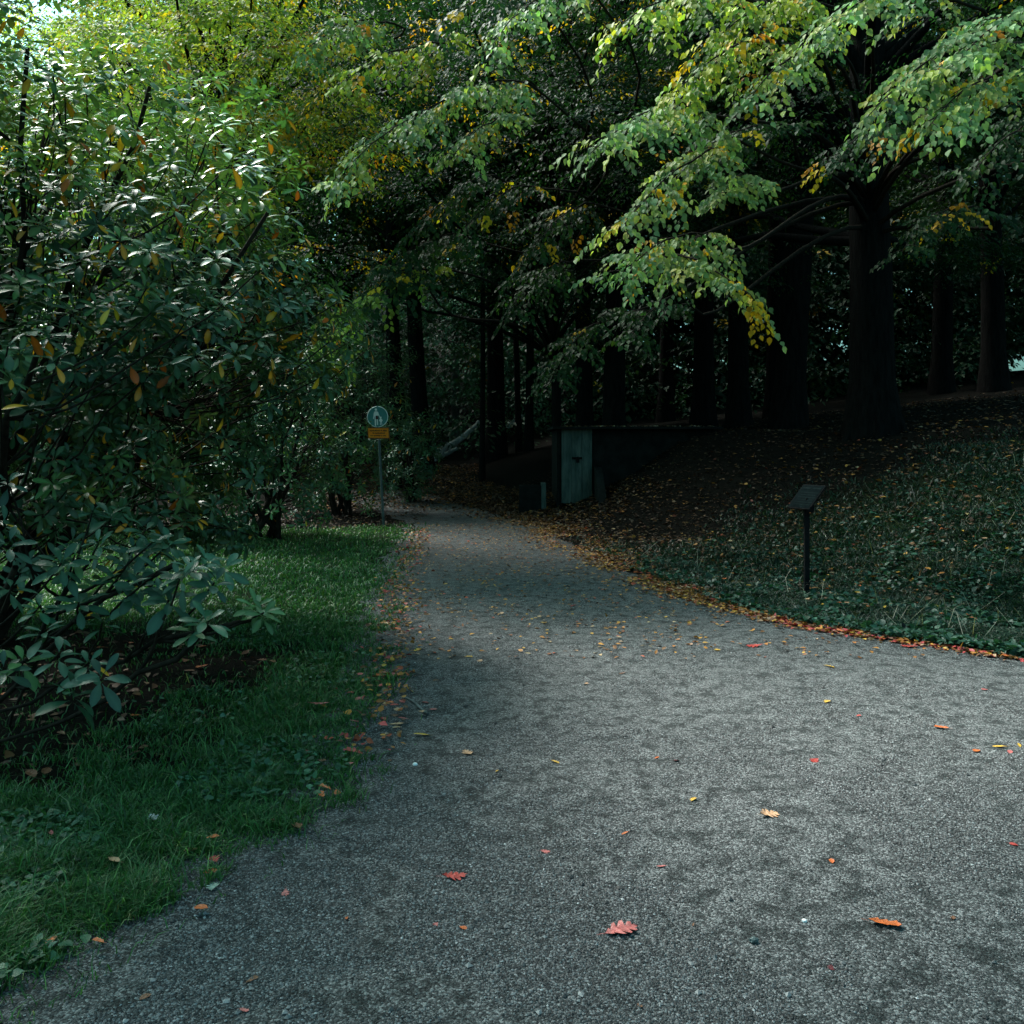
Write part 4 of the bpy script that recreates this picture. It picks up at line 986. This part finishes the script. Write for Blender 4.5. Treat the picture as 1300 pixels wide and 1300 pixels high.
# ------------------------------------------------------------------ concrete shed set into the bank
Y0 = 19.0; dx0, dx1 = (713-CX)/F*Y0, (752-CX)/F*Y0; zb = EYE-(640-HY)/F*Y0; zt = EYE+(560-546)/F*Y0
SH = empty('concrete_shed', (dx0, Y0, zb), 'low flat roofed concrete shed dug into the bank with a pale green door', 'shed')
mb = MB(); mb.box((dx0-.10, Y0+.06, zb-.4), (dx0-.02, Y0+2.4, zt+.02)); mb.box((dx1+.02, Y0+.06, zb-.4), (dx1+2.6, Y0+2.4, zt+.02)); mb.box((dx0-.02, Y0+2.0, zb-.4), (dx1+.02, Y0+2.39, zt+.02)); mb.build('wall', M_CONC, SH, smooth=False)
mb = MB(); mb.box((dx0-.2, Y0-.2, zt+.022), (dx1+2.75, Y0+2.7, zt+.075)); mb.build('roof', M_CONC, SH, smooth=False)
mb = MB()
for q in range(3):
    x0 = dx0 + (dx1-dx0)*q/3; x1 = dx0 + (dx1-dx0)*(q+1)/3-.006
    mb.box((x0, Y0+.02*(q % 2)*.2, zb+.02), (x1, Y0+.045, zt+.018))
DO = mb.build('door', M_DOOR, SH, smooth=False)
mb = MB(); xm = (dx0+dx1)/2; zm = EYE-(582-HY)/F*Y0
mb.box((xm-.11, Y0-.012, zm-.02), (xm+.11, Y0-.001, zm+.03)); mb.box((xm-.02, Y0-.035, zm-.09), (xm+.05, Y0-.0125, zm-.0)); a = np.linspace(0, np.pi, 9); mb.tube(np.stack([xm+.015+.025*np.cos(a), np.full(9, Y0-.024), zm+.0+.04*np.sin(a)], 1), [.006]*9, 6); mb.sub('padlock', M_IRON, SH, DO, smooth=False)
mb = MB()    # wing wall, its top slopes down towards the path
xw = dx1+.03; V = []
for x in (xw, xw+.16):
    V += [(x, Y0+.05, zb-.4), (x, Y0-1.25, zb-.4), (x, Y0-1.25, zb+.12), (x, Y0-.25, zb+.75), (x, Y0+.05, zb+.8)]
mb.add(V, [[5,6,7,8],[5,8,9,9],[3,2,1,0],[4,3,0,0],[1,2,7,6],[2,3,8,7],[3,4,9,8]]); mb.build('wing_wall', M_CONC, SH, smooth=False)

# concrete block beside it
p = at(680, 640, 19.3); p[2] = hgt(p[0], p[1]); 
BL = empty('concrete_trough', p, 'low dark concrete trough with a pale end left of the shed door', 'trough')
mb = MB(); x0, x1 = (659-CX)/F*19.3, (691-CX)/F*19.3; zt2 = EYE-(616-HY)/F*19.3
mb.box((x0, 19.1, p[2]-.2), (x1-.07, 19.18, zt2)); mb.box((x0, 19.5, p[2]-.2), (x1-.07, 19.58, zt2)); mb.box((x0, 19.1815, p[2]-.2), (x0+.07, 19.4985, zt2)); mb.box((x0+.07, 19.1815, p[2]-.2), (x1-.07, 19.4985, zt2-.12)); mb.build('basin', M_CONC, BL, smooth=False)
mb = MB(); mb.box((x1-.068, 19.08, p[2]-.2), (x1+.03, 19.6, zt2+.05)); mb.build('end_slab', M_DOOR, BL, smooth=False)

# ------------------------------------------------------------------ fallen logs
def log(a, b_, r0, r1, label, bend):
    a = np.asarray(a); b_ = np.asarray(b_); root = empty('fallen_log', a, label, 'log', 'fallen logs in the wood')
    t = np.linspace(0, 1, 14)[:, None]; P = a*(1-t)+b_*t + UP*bend*(-4*t*(1-t)) + rng.normal(size=(14, 3))*.015
    mb = MB(); mb.tube(P, np.linspace(r0, r1, 14), 12); st = mb.build('log_stem', M_LOG, root)
    mb = MB()
    for k in (4, 8): mb.tube([P[k], P[k]+np.array([.12, -.15, .25])], [.05, .02], 6)
    mb.build('branch_stub', M_LOG, root)
Yl = 33
log(at(545, 578, Yl), at(609, 535, Yl+1.2), .17, .07, 'long pale fallen log leaning up the slope at the end of the path', .18)
log(at(551, 583, Yl-.6), at(580, 569, Yl+.1), .11, .06, 'short fallen log lying under the long pale one', .02)
log(at(645, 541, 36), at(663, 528, 37), .10, .07, 'pale broken branch on the slope behind the stout trunk', .0)

# ------------------------------------------------------------------ sky, sun, camera
EL, AZ = math.radians(52), math.radians(-48)        # sun direction: high on the left, through thin cloud
w = bpy.data.worlds.new('World'); scene.world = w; w.use_nodes = True
nt = w.node_tree; bg = nt.nodes['Background']
sky = nt.nodes.new('ShaderNodeTexSky'); sky.sky_type = 'NISHITA'; sky.sun_disc = False
sky.sun_elevation = EL; sky.sun_rotation = AZ; sky.air_density = 1.0; sky.dust_density = 6.0; sky.ozone_density = 2.0
mix = nt.nodes.new('ShaderNodeMix'); mix.data_type = 'RGBA'; mix.blend_type = 'MULTIPLY'; mix.inputs[0].default_value = 1
mix.inputs[7].default_value = (.47, 1.0, .94, 1)
hs = nt.nodes.new('ShaderNodeHueSaturation'); hs.inputs['Saturation'].default_value = .72
nt.links.new(sky.outputs[0], hs.inputs['Color']); nt.links.new(hs.outputs[0], mix.inputs[6]); nt.links.new(mix.outputs[2], bg.inputs['Color']); bg.inputs['Strength'].default_value = .105

sl_ = bpy.data.lights.new('sun', 'SUN'); sl_.energy = 4.9; sl_.angle = math.radians(16); sl_.color = (1, .96, .90)
so = bpy.data.objects.new('sun', sl_); COL.objects.link(so)
from mathutils import Vector
dv = Vector((math.sin(AZ)*math.cos(EL), math.cos(AZ)*math.cos(EL), math.sin(EL)))
so.rotation_euler = (-dv).to_track_quat('-Z', 'Y').to_euler(); so.location = (0, 0, 30)

cam = bpy.data.cameras.new('camera'); co = bpy.data.objects.new('camera', cam); COL.objects.link(co)
cam.sensor_width = 36; cam.lens = 36*F/1300; cam.shift_y = -(650-HY)/1300
co.location = (0, 0, EYE); co.rotation_euler = (math.pi/2, 0, 0); cam.clip_end = 2000; cam.clip_start = .05
scene.camera = co
vs = scene.view_settings; vs.view_transform = 'Standard'; vs.look = 'None'; vs.gamma = 1; vs.exposure = 1.35
scene.cycles.max_bounces = 6; scene.cycles.diffuse_bounces = 3; scene.cycles.glossy_bounces = 2; scene.cycles.transmission_bounces = 3; scene.cycles.transparent_max_bounces = 4
scene.cycles.use_denoising = True
